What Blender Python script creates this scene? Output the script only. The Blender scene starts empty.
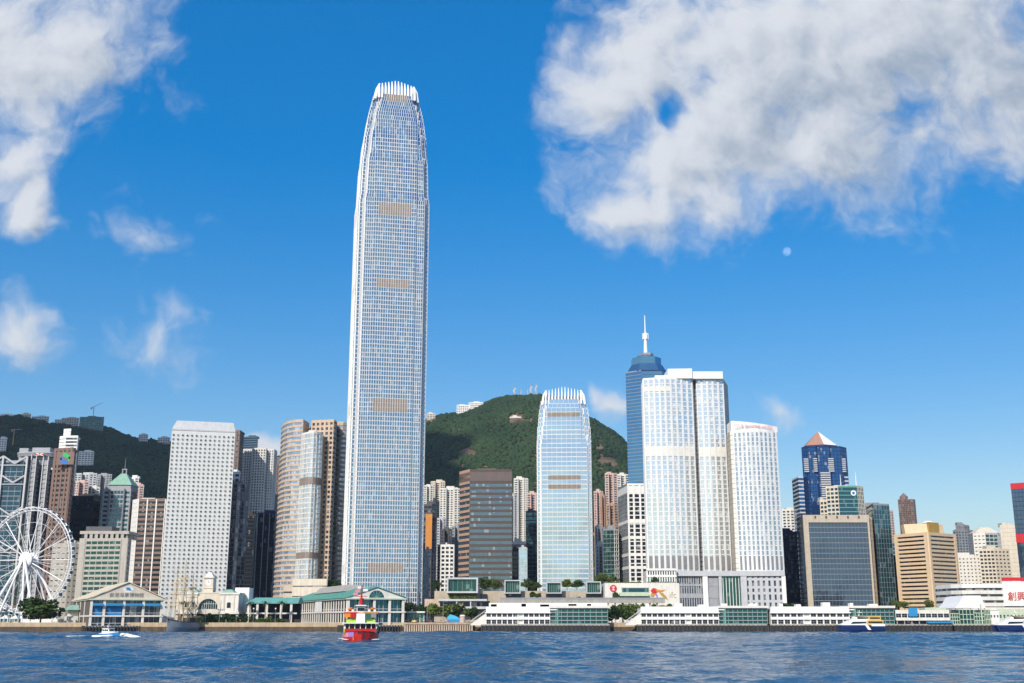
import bpy, bmesh, math, random
import numpy as np
from mathutils import Vector, Matrix, noise as mnoise

R = math.radians
S = bpy.context.scene
COL = S.collection
random.seed(7)

# ---------------------------------------------------------------- camera, sky, sun, exposure
F = 1125.0; HC = 5.0
PITCH = math.atan(278.5 / F)
CP, SP = math.cos(PITCH), math.sin(PITCH)
cam = bpy.data.cameras.new("camera"); cam.sensor_width = 36.0; cam.lens = F * 36.0 / 1024.0
cam.clip_start = 1.0; cam.clip_end = 60000.0
camo = bpy.data.objects.new("camera", cam); COL.objects.link(camo)
camo.location = (0, 0, HC); camo.rotation_euler = (math.pi / 2 + PITCH, 0, 0)
S.camera = camo
SUN_AZ, SUN_EL = 204.0, 34.0            # azimuth clockwise from +Y: behind the camera, to its left
W = bpy.data.worlds.new("World"); S.world = W; W.use_nodes = True
W.cycles.sampling_method = 'MANUAL'; W.cycles.sample_map_resolution = 512
sl = bpy.data.lights.new("sun", 'SUN'); sl.energy = 3.9; sl.angle = R(0.53); sl.color = (1.0, 0.93, 0.82)
so = bpy.data.objects.new("sun", sl); COL.objects.link(so)
SUNV = Vector((math.sin(R(SUN_AZ)) * math.cos(R(SUN_EL)), math.cos(R(SUN_AZ)) * math.cos(R(SUN_EL)), math.sin(R(SUN_EL))))
so.rotation_euler = SUNV.to_track_quat('Z', 'Y').to_euler(); so.location = SUNV * 3000
S.view_settings.view_transform = 'Standard'; S.view_settings.look = 'None'
S.view_settings.exposure = 0.3; S.view_settings.gamma = 1.0
S.render.engine = 'CYCLES'
S.cycles.max_bounces = 6; S.cycles.diffuse_bounces = 2; S.cycles.glossy_bounces = 3
S.cycles.use_denoising = True


def row(py):
    v = 341.5 - py
    return F * CP - v * SP, F * SP + v * CP           # forward, up


def px2x(px, py, Y):
    f, u = row(py); return Y * (px - 512.0) / f


def py2z(py, Y):
    f, u = row(py); return HC + Y * u / f


def at(px, py, Y):
    return Vector((px2x(px, py, Y), Y, py2z(py, Y)))


# ---- sky with clouds (all of it a function of the direction in the world)
def build_world():
    nt = W.node_tree; N = nt.nodes; L = nt.links
    for n in list(N): N.remove(n)
    out = N.new('ShaderNodeOutputWorld'); bg = N.new('ShaderNodeBackground')
    sky = N.new('ShaderNodeTexSky'); sky.sky_type = 'NISHITA'; sky.sun_disc = False
    sky.sun_elevation = R(SUN_EL); sky.sun_rotation = R(SUN_AZ); sky.air_density = 1.0; sky.dust_density = 0.6; sky.ozone_density = 1.6
    hs = N.new('ShaderNodeHueSaturation'); hs.inputs['Saturation'].default_value = 2.2; hs.inputs['Value'].default_value = 6.0; hs.inputs['Hue'].default_value = .510
    # the clear, polarised blue of the day: flatten the sky's brightness towards the horizon and deepen its colour
    sc_ = N.new('ShaderNodeVectorMath'); sc_.operation = 'SCALE'; sc_.inputs['Scale'].default_value = 1 / 6.0; L.new(sky.outputs[0], sc_.inputs[0])
    gm_ = N.new('ShaderNodeGamma'); gm_.inputs['Gamma'].default_value = .6; L.new(sc_.outputs[0], gm_.inputs['Color']); L.new(gm_.outputs[0], hs.inputs['Color'])
    tc = N.new('ShaderNodeTexCoord'); sx = N.new('ShaderNodeSeparateXYZ'); L.new(tc.outputs['Generated'], sx.inputs[0])

    def M(op, a, b=None, c=None, clamp=False, nodes=N, links=L):
        m = nodes.new('ShaderNodeMath'); m.operation = op; m.use_clamp = clamp
        for i, x in enumerate((a, b, c)):
            if x is None: continue
            if isinstance(x, (int, float)): m.inputs[i].default_value = x
            else: links.new(x, m.inputs[i])
        return m.outputs[0]
    # group: cloud field over the plane (x/y, z/y)
    g = bpy.data.node_groups.new("cloud_field", 'ShaderNodeTree')
    g.interface.new_socket("P", in_out='INPUT', socket_type='NodeSocketVector')
    g.interface.new_socket("F", in_out='OUTPUT', socket_type='NodeSocketFloat')
    gi = g.nodes.new('NodeGroupInput'); go = g.nodes.new('NodeGroupOutput')
    GN, GL = g.nodes, g.links
    def GM(op, a, b=None, c=None, clamp=False): return M(op, a, b, c, clamp, GN, GL)
    wn = GN.new('ShaderNodeTexNoise'); wn.noise_dimensions = '2D'; wn.inputs['Scale'].default_value = 14; wn.inputs['Detail'].default_value = 3
    GL.new(gi.outputs[0], wn.inputs['Vector'])
    vs = GN.new('ShaderNodeVectorMath'); vs.operation = 'SUBTRACT'; GL.new(wn.outputs['Color'], vs.inputs[0]); vs.inputs[1].default_value = (.5, .5, .5)
    va = GN.new('ShaderNodeVectorMath'); va.operation = 'MULTIPLY_ADD'; GL.new(vs.outputs[0], va.inputs[0]); va.inputs[1].default_value = (.05, .05, 0); GL.new(gi.outputs[0], va.inputs[2])
    # blobs: pixel centre, pixel radii, weight
    blobs = [(650, 60, 95, 110, 1.15), (598, 95, 60, 62, 1.0), (680, 160, 120, 95, 1.2), (640, 215, 78, 44, 1.05), (790, 60, 180, 120, 1.3), (900, 20, 200, 135, 1.3),
             (1000, 80, 120, 100, 1.1), (840, 140, 150, 72, 1.0), (740, 130, 120, 95, 1.25), (1000, 150, 80, 44, .45), (880, 190, 110, 40, .35),
             (10, 60, 110, 120, 1.15), (80, 45, 85, 80, .9), (20, 160, 50, 60, .9), (32, 208, 38, 38, 1.25), (25, 330, 40, 40, .62),
             (150, 345, 50, 36, .50), (150, 240, 26, 22, .2), (605, 405, 26, 22, .85), (768, 412, 34, 15, .55), (592, 396, 14, 16, .6), (266, 446, 22, 14, .95), (165, 30, 26, 60, .35)]
    acc = None
    for (px, py, rx, ry, wt) in blobs:
        f, u = row(py); k = 1.0 / f
        cu, cw = (px - 512) * k, u * k
        a = GN.new('ShaderNodeVectorMath'); a.operation = 'SUBTRACT'; GL.new(va.outputs[0], a.inputs[0]); a.inputs[1].default_value = (cu, cw, 0)
        d = GN.new('ShaderNodeVectorMath'); d.operation = 'DIVIDE'; GL.new(a.outputs[0], d.inputs[0]); d.inputs[1].default_value = (rx * k, ry * k * 1.06, 1)
        l = GN.new('ShaderNodeVectorMath'); l.operation = 'LENGTH'; GL.new(d.outputs[0], l.inputs[0])
        e = GM('MULTIPLY', GM('SUBTRACT', 1.0, l.outputs['Value']), wt)
        acc = e if acc is None else GM('SMOOTH_MAX', acc, e, .18)
    # a hole of blue in the big cloud
    f, u = row(106); k = 1 / f
    a = GN.new('ShaderNodeVectorMath'); a.operation = 'SUBTRACT'; GL.new(va.outputs[0], a.inputs[0]); a.inputs[1].default_value = ((661 - 512) * k, u * k, 0)
    d = GN.new('ShaderNodeVectorMath'); d.operation = 'DIVIDE'; GL.new(a.outputs[0], d.inputs[0]); d.inputs[1].default_value = (24 * k, 24 * k, 1)
    l = GN.new('ShaderNodeVectorMath'); l.operation = 'LENGTH'; GL.new(d.outputs[0], l.inputs[0])
    hole = GM('MULTIPLY', GM('SUBTRACT', 1.0, l.outputs['Value'], None, True), .95)
    acc = GM('SUBTRACT', acc, hole)
    n1 = GN.new('ShaderNodeTexNoise'); n1.noise_dimensions = '2D'; n1.inputs['Scale'].default_value = 15; n1.inputs['Detail'].default_value = 9; n1.inputs['Roughness'].default_value = .58
    GL.new(va.outputs[0], n1.inputs['Vector'])
    n2 = GM('MULTIPLY', GM('SUBTRACT', n1.outputs['Fac'], .5), 1.15)
    # cauliflower billows on top of the broad noise
    vo = GN.new('ShaderNodeTexVoronoi'); vo.voronoi_dimensions = '2D'; vo.feature = 'F1'; vo.inputs['Scale'].default_value = 24; vo.inputs['Detail'].default_value = 3; vo.inputs['Roughness'].default_value = .55
    vo.normalize = True; GL.new(va.outputs[0], vo.inputs['Vector'])
    n3 = GM('MULTIPLY', GM('SUBTRACT', .33, vo.outputs['Distance']), .75)
    GL.new(GM('ADD', GM('ADD', acc, n2), n3), go.inputs[0])

    y = M('MAXIMUM', sx.outputs[1], .03)
    u = M('DIVIDE', sx.outputs[0], y); w = M('DIVIDE', sx.outputs[2], y)
    p = N.new('ShaderNodeCombineXYZ'); L.new(u, p.inputs[0]); L.new(w, p.inputs[1])
    def field(off):
        v = N.new('ShaderNodeVectorMath'); v.operation = 'ADD'; L.new(p.outputs[0], v.inputs[0]); v.inputs[1].default_value = off
        gn = N.new('ShaderNodeGroup'); gn.node_tree = g; L.new(v.outputs[0], gn.inputs[0]); return gn.outputs[0]
    f0 = field((0, 0, 0)); f1 = field((-.014, .016, 0)); f2 = field((-.13, .05, 0))
    def smooth(x, lo, hi):
        m = N.new('ShaderNodeMapRange'); m.interpolation_type = 'SMOOTHSTEP'; L.new(x, m.inputs[0]); m.inputs[1].default_value = lo; m.inputs[2].default_value = hi; return m.outputs[0]
    front = smooth(sx.outputs[1], .03, .25)
    mask = M('MULTIPLY', smooth(f0, -.10, .85), .95)
    # behind the camera: scattered fair-weather cloud
    nb = N.new('ShaderNodeTexNoise'); nb.inputs['Scale'].default_value = 2.6; nb.inputs['Detail'].default_value = 7; L.new(tc.outputs['Generated'], nb.inputs['Vector'])
    maskb = M('MULTIPLY', smooth(nb.outputs['Fac'], .50, .66), .85)
    above = smooth(sx.outputs[2], 0.0, .06)
    mask = M('ADD', M('MULTIPLY', mask, front), M('MULTIPLY', M('MULTIPLY', maskb, M('SUBTRACT', 1.0, front)), above))
    # how much cloud lies between a point and the sun: thick = grey, thin = white
    thick = M('ADD', M('MULTIPLY', smooth(f1, .2, 2.0), .35), M('MULTIPLY', smooth(f2, .0, 1.7), .65))
    relief = M('MULTIPLY', M('SUBTRACT', f0, f1), .38)
    lum = M('SUBTRACT', M('ADD', .84, relief), M('MULTIPLY', thick, .52))
    lum = M('MINIMUM', M('MAXIMUM', lum, .2), 1.05)
    lum = M('ADD', M('MULTIPLY', lum, front), M('MULTIPLY', .95, M('SUBTRACT', 1.0, front)))
    cr = N.new('ShaderNodeMix'); cr.data_type = 'RGBA'; cr.inputs['A'].default_value = (2.5, 3.05, 3.85, 1); cr.inputs['B'].default_value = (5.7, 5.9, 6.25, 1)
    L.new(smooth(lum, .22, 1.0), cr.inputs[0])
    mx = N.new('ShaderNodeMix'); mx.data_type = 'RGBA'; L.new(mask, mx.inputs[0]); hz_ = N.new('ShaderNodeMix'); hz_.data_type = 'RGBA'; L.new(smooth(sx.outputs[2], .10, -.02), hz_.inputs[0]); L.new(hs.outputs[0], hz_.inputs['A']); hz_.inputs['B'].default_value = (3.3, 4.5, 5.5, 1)
    L.new(hz_.outputs['Result'], mx.inputs['A']); L.new(cr.outputs['Result'], mx.inputs['B'])
    L.new(mx.outputs['Result'], bg.inputs[0]); bg.inputs[1].default_value = 0.11
    L.new(bg.outputs[0], out.inputs[0])


build_world()

# ---------------------------------------------------------------- materials
MATS = {}


def nmath(nt, op, a, b=None):
    m = nt.nodes.new('ShaderNodeMath'); m.operation = op
    for i, x in enumerate((a, b)):
        if x is None: continue
        if isinstance(x, (int, float)): m.inputs[i].default_value = x
        else: nt.links.new(x, m.inputs[i])
    return m.outputs[0]


def paint(name, c, rough=.7, var=.12, scale=.35, metal=0.0, streak=True, spec=.4):
    """matt wall, metal or plant with soft dirt: a large mottling and thin rain streaks"""
    m = bpy.data.materials.new(name); m.use_nodes = True; nt = m.node_tree; b = nt.nodes['Principled BSDF']
    b.inputs['Roughness'].default_value = rough; b.inputs['Metallic'].default_value = metal; b.inputs['Specular IOR Level'].default_value = spec
    tc = nt.nodes.new('ShaderNodeTexCoord')
    n = nt.nodes.new('ShaderNodeTexNoise'); n.inputs['Scale'].default_value = scale; n.inputs['Detail'].default_value = 5; nt.links.new(tc.outputs['Object'], n.inputs['Vector'])
    fac = n.outputs['Fac']
    if streak:
        mp = nt.nodes.new('ShaderNodeMapping'); mp.inputs['Scale'].default_value = (1.0, 1.0, .04); nt.links.new(tc.outputs['Object'], mp.inputs[0])
        n2 = nt.nodes.new('ShaderNodeTexNoise'); n2.inputs['Scale'].default_value = .9; n2.inputs['Detail'].default_value = 4; nt.links.new(mp.outputs[0], n2.inputs['Vector'])
        fac = nmath(nt, 'MULTIPLY', nmath(nt, 'ADD', fac, n2.outputs['Fac']), .5)
    mix = nt.nodes.new('ShaderNodeMix'); mix.data_type = 'RGBA'
    mix.inputs['A'].default_value = tuple(x * (1 - 1.6 * var) for x in c) + (1,); mix.inputs['B'].default_value = tuple(min(.92, x * (1 + 1.2 * var)) for x in c) + (1,)
    mr = nt.nodes.new('ShaderNodeMapRange'); mr.inputs[1].default_value = .3; mr.inputs[2].default_value = .7; nt.links.new(fac, mr.inputs[0])
    nt.links.new(mr.outputs[0], mix.inputs[0]); nt.links.new(mix.outputs['Result'], b.inputs['Base Color'])
    MATS[name] = m; return m


def glass(name, c, metal=.75, rough=.06, pane=(1.5, 1.5, 3.7), tilt=.02, blind=.25, blindc=(.42, .42, .40), spec=.6):
    """reflective glazing: each pane hangs a hair out of true and some have blinds drawn behind"""
    m = bpy.data.materials.new(name); m.use_nodes = True; nt = m.node_tree; b = nt.nodes['Principled BSDF']
    tc = nt.nodes.new('ShaderNodeTexCoord')
    sn = nt.nodes.new('ShaderNodeVectorMath'); sn.operation = 'SNAP'; nt.links.new(tc.outputs['Object'], sn.inputs[0]); sn.inputs[1].default_value = pane
    wn = nt.nodes.new('ShaderNodeTexWhiteNoise'); nt.links.new(sn.outputs[0], wn.inputs['Vector'])
    geo = nt.nodes.new('ShaderNodeNewGeometry')
    s = nt.nodes.new('ShaderNodeVectorMath'); s.operation = 'SUBTRACT'; nt.links.new(wn.outputs['Color'], s.inputs[0]); s.inputs[1].default_value = (.5, .5, .5)
    ma = nt.nodes.new('ShaderNodeVectorMath'); ma.operation = 'MULTIPLY_ADD'; nt.links.new(s.outputs[0], ma.inputs[0]); ma.inputs[1].default_value = (tilt,) * 3; ln = nt.nodes.new('ShaderNodeTexNoise'); ln.inputs['Scale'].default_value = .045; ln.inputs['Detail'].default_value = 3; nt.links.new(tc.outputs['Object'], ln.inputs['Vector'])
    ls = nt.nodes.new('ShaderNodeVectorMath'); ls.operation = 'SUBTRACT'; nt.links.new(ln.outputs['Color'], ls.inputs[0]); ls.inputs[1].default_value = (.5, .5, .5)
    lm = nt.nodes.new('ShaderNodeVectorMath'); lm.operation = 'MULTIPLY_ADD'; nt.links.new(ls.outputs[0], lm.inputs[0]); lm.inputs[1].default_value = (.17, .17, .13); nt.links.new(geo.outputs['Normal'], lm.inputs[2])
    nt.links.new(lm.outputs[0], ma.inputs[2])
    nn = nt.nodes.new('ShaderNodeVectorMath'); nn.operation = 'NORMALIZE'; nt.links.new(ma.outputs[0], nn.inputs[0]); nt.links.new(nn.outputs[0], b.inputs['Normal'])
    gt = nmath(nt, 'LESS_THAN', wn.outputs['Value'], blind)
    amt = nmath(nt, 'MULTIPLY', gt, .55)
    mix = nt.nodes.new('ShaderNodeMix'); mix.data_type = 'RGBA'; mix.inputs['A'].default_value = c + (1,); mix.inputs['B'].default_value = blindc + (1,)
    nt.links.new(amt, mix.inputs[0]); nt.links.new(mix.outputs['Result'], b.inputs['Base Color'])
    nt.links.new(nmath(nt, 'MULTIPLY', nmath(nt, 'SUBTRACT', 1.0, amt), metal), b.inputs['Metallic'])
    b.inputs['Roughness'].default_value = rough; b.inputs['Specular IOR Level'].default_value = spec
    MATS[name] = m; return m


paint('white', (.78, .77, .74), .6, .10); paint('hotel_white', (.69, .70, .70), .55, .06); paint('stone', (.43, .40, .355), .75, .12); paint('slab_white', (.62, .64, .64), .6, .07); paint('white_clean', (.80, .80, .79), .45, .03, streak=False)
paint('offwhite', (.70, .67, .61), .7, .10); paint('cream', (.64, .57, .46), .75, .10); paint('beige', (.50, .43, .34), .75, .10)
paint('tan', (.66, .50, .33), .7, .08); paint('brown_top', (.125, .095, .09), .6, .1); paint('pink_beige', (.54, .41, .305), .7, .10); paint('pink_wall', (.60, .43, .38), .75, .12)
paint('grey', (.33, .34, .36), .7, .12); paint('light_grey', (.50, .51, .53), .65, .10); paint('mid_grey', (.22, .22, .235), .7, .12)
paint('dark_grey', (.09, .09, .10), .6, .15); paint('black', (.025, .026, .03), .6, .2)
paint('brown', (.20, .13, .105), .6, .10); paint('brown_lit', (.42, .27, .19), .6, .10); paint('dark_brown', (.075, .055, .05), .6, .1)  # brown_lit: paler brown, paints in sunlight on the banded office chamfer
paint('concrete', (.36, .34, .31), .85, .18); paint('tan_terrace', (.42, .36, .28), .8, .15); paint('fender', (.055, .055, .055), .85, .35)
paint('quay_tan', (.46, .35, .23), .85, .2); paint('quay_dark', (.10, .075, .055), .9, .35)
paint('teal_roof', (.13, .34, .30), .5, .12); paint('green_copper', (.24, .42, .33), .7, .12); paint('pale_green', (.50, .58, .44), .7, .08)
paint('louvre', (.25, .20, .165), .6, .15); paint('orange_panel', (.62, .25, .05), .6, .1); paint('gold', (.55, .33, .06), .4, .1, metal=.3)
paint('red', (.52, .02, .03), .5, .08); paint('ferry_red', (.46, .016, .014), .35, .05, streak=False); paint('ferry_orange', (.72, .22, .01), .4, .08)
paint('dark_green', (.02, .10, .07), .5, .1); paint('lime', (.38, .62, .06), .5, .08); paint('purple', (.34, .18, .50), .5, .1); paint('pink', (.72, .24, .34), .5, .1)
paint('navy', (.010, .028, .12), .35, .1, streak=False); paint('yellow', (.66, .44, .12), .5, .08); paint('blue', (.015, .20, .50), .4, .08)
paint('sky_blue', (.03, .24, .48), .5, .08); paint('turquoise', (.06, .42, .62), .7, .1); paint('hull_white', (.80, .80, .78), .35, .05, streak=False)
paint('logo_green', (.02, .42, .12), .5, .05, streak=False); paint('logo_blue', (.01, .16, .55), .5, .05, streak=False)
paint('mast_wood', (.46, .36, .22), .7, .15); paint('sail_tan', (.60, .46, .27), .85, .15); paint('copper_roof', (.50, .27, .18), .35, .1, metal=.2)
paint('bark', (.10, .07, .05), .9, .2); paint('rock', (.17, .115, .075), .95, .45, scale=.02, streak=False); paint('asphalt', (.10, .10, .10), .9, .2)
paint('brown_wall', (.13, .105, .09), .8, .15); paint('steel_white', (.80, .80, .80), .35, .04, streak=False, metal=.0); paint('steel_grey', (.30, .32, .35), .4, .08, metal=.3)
paint('foam', (.85, .88, .90), .6, .05, scale=2, streak=False); paint('scaffold', (.05, .20, .20), .8, .3)
paint('moon_rock', (.75, .76, .80), .95, .3, scale=.02, streak=False)
glass('g_bank', (.03, .085, .13), .65, .07, blind=.06, blindc=(.2, .25, .28)); glass('g_port', (.10, .11, .125), .2, .15, blind=.3); glass('g_blue', (.26, .44, .62)); glass('g_ifc', (.19, .33, .45), .82, .07, (1.5, 1.5, 4.15), .03, .10, (.40, .50, .58))
glass('g_ifc1', (.49, .62, .72), .82, .06, (1.5, 1.5, 4.3), .012, .0, (.62, .70, .72))
glass('g_dark', (.06, .08, .12), .55, .08); glass('g_navy', (.03, .12, .30), .75, .05, (1.5, 1.5, 3.6), .02, .06); glass('g_teal', (.03, .115, .15), .7, .06, blind=.08, blindc=(.2,.27,.28))
glass('g_pale', (.55, .72, .80), .8, .08, tilt=.03); glass('g_green', (.032, .115, .098), .6, .05, (2, 2, 2.4), .03, .08, (.2, .3, .26)); glass('g_black', (.022, .032, .045), .4, .06, blind=.05)
glass('g_window', (.045, .06, .075), .25, .12, (1.6, 1.6, 3.2), .03, .22); glass('g_hotel', (.34, .42, .50), .6, .1, (1.6, 1.6, 3.4), .03, .3, (.6, .62, .64)); glass('g_silver', (.62, .69, .74), .75, .12, (1.3, 1.3, 3.4), .014, .2, (.7, .7, .68))
glass('g_steelblue', (.10, .15, .205), .75, .07, (1.5, 1.5, 3.4), .02, .0, (.16, .2, .25)); glass('g_center', (.13, .31, .46), .8, .06, tilt=.012, blind=.0)
glass('g_brownblue', (.15, .205, .245), .75, .07, tilt=.02, blind=.06)


def foliage(name, c1, c2, scale):
    m = bpy.data.materials.new(name); m.use_nodes = True; nt = m.node_tree; b = nt.nodes['Principled BSDF']
    tc = nt.nodes.new('ShaderNodeTexCoord'); n = nt.nodes.new('ShaderNodeTexNoise'); n.inputs['Scale'].default_value = scale; n.inputs['Detail'].default_value = 4
    nt.links.new(tc.outputs['Object'], n.inputs['Vector'])
    r = nt.nodes.new('ShaderNodeValToRGB'); r.color_ramp.elements[0].position = .32; r.color_ramp.elements[1].position = .68
    r.color_ramp.elements[0].color = c1 + (1,); r.color_ramp.elements[1].color = c2 + (1,)
    nt.links.new(n.outputs['Fac'], r.inputs[0]); nt.links.new(r.outputs[0], b.inputs['Base Color'])
    b.inputs['Roughness'].default_value = .75; b.inputs['Specular IOR Level'].default_value = .25
    MATS[name] = m; return m


foliage('leaf', (.025, .055, .014), (.085, .13, .03), .5); foliage('leaf_light', (.06, .10, .02), (.16, .20, .05), .5)
foliage('leaf_dark', (.012, .035, .012), (.04, .075, .022), .5); foliage('forest', (.010, .030, .010), (.031, .060, .019), .012)


def water_mat():
    m = bpy.data.materials.new('sea_water'); m.use_nodes = True; nt = m.node_tree; b = nt.nodes['Principled BSDF']
    b.inputs['Base Color'].default_value = (.008, .070, .150, 1); b.inputs['Roughness'].default_value = .07; b.inputs['IOR'].default_value = 1.333; b.inputs['Specular IOR Level'].default_value = .5
    tc = nt.nodes.new('ShaderNodeTexCoord')
    hs = None
    for sc, d, a, st in ((.42, 4, 1.0, (1, .8, 1)), (1.7, 4, .42, (1, .7, 1))):
        mp = nt.nodes.new('ShaderNodeMapping'); mp.inputs['Scale'].default_value = st; mp.inputs['Rotation'].default_value = (0, 0, R(20)); nt.links.new(tc.outputs['Object'], mp.inputs[0])
        n = nt.nodes.new('ShaderNodeTexNoise'); n.inputs['Scale'].default_value = sc; n.inputs['Detail'].default_value = d; nt.links.new(mp.outputs[0], n.inputs['Vector'])
        h = nmath(nt, 'MULTIPLY', n.outputs['Fac'], a); hs = h if hs is None else nmath(nt, 'ADD', hs, h)
    bp = nt.nodes.new('ShaderNodeBump'); bp.inputs['Strength'].default_value = .9; bp.inputs['Distance'].default_value = .85
    nt.links.new(hs, bp.inputs['Height']); nt.links.new(bp.outputs[0], b.inputs['Normal'])
    MATS['water'] = m


water_mat()


# ---------------------------------------------------------------- helpers: mesh builder and object tagging
class MB:
    def __init__(s): s.v = []; s.f = []

    def quad(s, a, b, c, d):
        i = len(s.v); s.v += [tuple(a), tuple(b), tuple(c), tuple(d)]; s.f.append((i, i + 1, i + 2, i + 3)); return s

    def poly(s, pts):
        i = len(s.v); s.v += [tuple(p) for p in pts]; s.f.append(tuple(range(i, i + len(pts)))); return s

    def hexa(s, p):
        """8 corners: 0-3 bottom ring, 4-7 top ring (counter-clockwise from above)"""
        i = len(s.v); s.v += [tuple(q) for q in p]
        s.f += [(i + 3, i + 2, i + 1, i), (i + 4, i + 5, i + 6, i + 7)] + [(i + a, i + b, i + b + 4, i + a + 4) for a, b in ((0, 1), (1, 2), (2, 3), (3, 0))]
        return s

    def box(s, x0, x1, y0, y1, z0, z1):
        return s.hexa([(x0, y0, z0), (x1, y0, z0), (x1, y1, z0), (x0, y1, z0), (x0, y0, z1), (x1, y0, z1), (x1, y1, z1), (x0, y1, z1)])

    def wbox(s, p, q, t0, t1, o0, o1, z0, z1):
        """box along the wall p->q (2D): t metres along, o metres outward"""
        dx, dy = q[0] - p[0], q[1] - p[1]; l = math.hypot(dx, dy) or 1; dx /= l; dy /= l; nx, ny = dy, -dx
        def P(t, o, z): return (p[0] + dx * t + nx * o, p[1] + dy * t + ny * o, z)
        return s.hexa([P(t0, o1, z0), P(t1, o1, z0), P(t1, o0, z0), P(t0, o0, z0), P(t0, o1, z1), P(t1, o1, z1), P(t1, o0, z1), P(t0, o0, z1)])

    def prism(s, pts, z0, z1, top=None):
        n = len(pts); i = len(s.v); top = top or pts
        s.v += [(p[0], p[1], z0) for p in pts] + [(p[0], p[1], z1) for p in top]
        s.f += [tuple(range(i + n, i + 2 * n)), tuple(range(i + n - 1, i - 1, -1))] + [(i + k, i + (k + 1) % n, i + n + (k + 1) % n, i + n + k) for k in range(n)]
        return s

    def cone(s, pts, z0, apex):
        n = len(pts); i = len(s.v); s.v += [(p[0], p[1], z0) for p in pts] + [tuple(apex)]
        s.f += [(i + k, i + (k + 1) % n, i + n) for k in range(n)] + [tuple(range(i + n - 1, i - 1, -1))]; return s

    def tube(s, a, b, r0, r1=None, n=6):
        r1 = r0 if r1 is None else r1
        a = Vector(a); b = Vector(b); d = (b - a).normalized(); u = d.orthogonal().normalized(); w = d.cross(u); i = len(s.v)
        for c, r in ((a, r0), (b, r1)):
            for k in range(n):
                t = 2 * math.pi * k / n; s.v.append(tuple(c + (u * math.cos(t) + w * math.sin(t)) * r))
        s.f += [(i + k, i + (k + 1) % n, i + n + (k + 1) % n, i + n + k) for k in range(n)] + [tuple(range(i + n - 1, i - 1, -1)), tuple(range(i + n, i + 2 * n))]; return s

    def loft(s, rings, cap=True):
        n = len(rings[0]); i = len(s.v)
        for r in rings: s.v += [tuple(p) for p in r]
        for j in range(len(rings) - 1):
            for k in range(n):
                a = i + j * n + k; b = i + j * n + (k + 1) % n; s.f.append((a, b, b + n, a + n))
        if cap:
            s.f.append(tuple(range(i + n - 1, i - 1, -1))); j = i + (len(rings) - 1) * n; s.f.append(tuple(range(j, j + n)))
        return s

    def mesh(s, name, mat, smooth=False, off=(0, 0, 0)):
        me = bpy.data.meshes.new(name)
        v = [(a - off[0], b - off[1], c - off[2]) for a, b, c in s.v] if any(off) else s.v
        me.from_pydata(v, [], s.f); me.materials.append(MATS[mat] if isinstance(mat, str) else mat)
        if smooth: me.polygons.foreach_set('use_smooth', [True] * len(me.polygons))
        me.update(); return me

    def build(s, name, mat, parent=None, off=None, smooth=False):
        """links the mesh; coordinates are the scene's, made local to the parent's place (off)"""
        if off is None: off = tuple(parent['o']) if parent is not None and 'o' in parent else (0, 0, 0)
        o = bpy.data.objects.new(name, s.mesh(name, mat, smooth, off)); COL.objects.link(o)
        if parent is not None: o.parent = parent
        return o


def tag(o, label=None, cat=None, group=None, kind=None):
    if label: o['label'] = label
    if cat: o['category'] = cat
    if group: o['group'] = group
    if kind: o['kind'] = kind
    return o


ROOTS = []


def thing(name, label, cat, loc, rz=0, group=None):
    o = bpy.data.objects.new(name, None); COL.objects.link(o); o.location = loc; o.rotation_euler = (0, 0, rz); o.empty_display_size = 1
    if rz == 0: o['o'] = tuple(loc)
    ROOTS.append(o)
    return tag(o, label, cat, group)


def copy_tree(o, parent=None):
    c = o.copy(); COL.objects.link(c)
    if parent is not None: c.parent = parent
    else: ROOTS.append(c)
    for ch in list(o.children): copy_tree(ch, c)
    return c


def put(mesh, name, parent, loc=(0, 0, 0), rot=(0, 0, 0), sc=1.0):
    o = bpy.data.objects.new(name, mesh); COL.objects.link(o); o.parent = parent; o.location = loc; o.rotation_euler = rot; o.scale = (sc,) * 3; return o


def lettering(txt, mat, size, parent, loc, rot, name='lettering', align='CENTER', depth=.12):
    cu = bpy.data.curves.new('t', 'FONT'); cu.body = txt; cu.size = size; cu.align_x = align; cu.align_y = 'CENTER'; cu.extrude = depth / 2
    to = bpy.data.objects.new('t', cu); COL.objects.link(to)
    dg = bpy.context.evaluated_depsgraph_get(); me = bpy.data.meshes.new_from_object(to.evaluated_get(dg)); bpy.data.objects.remove(to)
    me.materials.clear(); me.materials.append(MATS[mat])
    return put(me, name, parent, loc, rot)


# ---------------------------------------------------------------- the setting: water, ground, quay, hills
def wave_height(X, Y):
    rs = np.random.RandomState(3); h = np.zeros_like(X)
    for k in range(46):
        lam = 2.2 * 1.075 ** k * (1 + .1 * rs.rand()); ang = rs.normal(R(70), .75)
        a = .026 * lam ** .70 * (1.0 if lam < 14 else 14 / lam)
        kx, ky = 2 * math.pi / lam * math.cos(ang), 2 * math.pi / lam * math.sin(ang)
        ph = kx * X + ky * Y + rs.rand() * 6.28 + 1.2 * np.sin(X * .021 + k) * np.sin(Y * .017 + 2 * k)
        h += a * (1 - 2 * np.abs(np.sin(ph / 2)) ** 1.3) * .55
    gust = .75 + .45 * np.sin(X * .013 + Y * .02 + 1.2 * np.sin(Y * .011)) * np.sin(X * .031 - Y * .014 + 2)
    return h * gust


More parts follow.
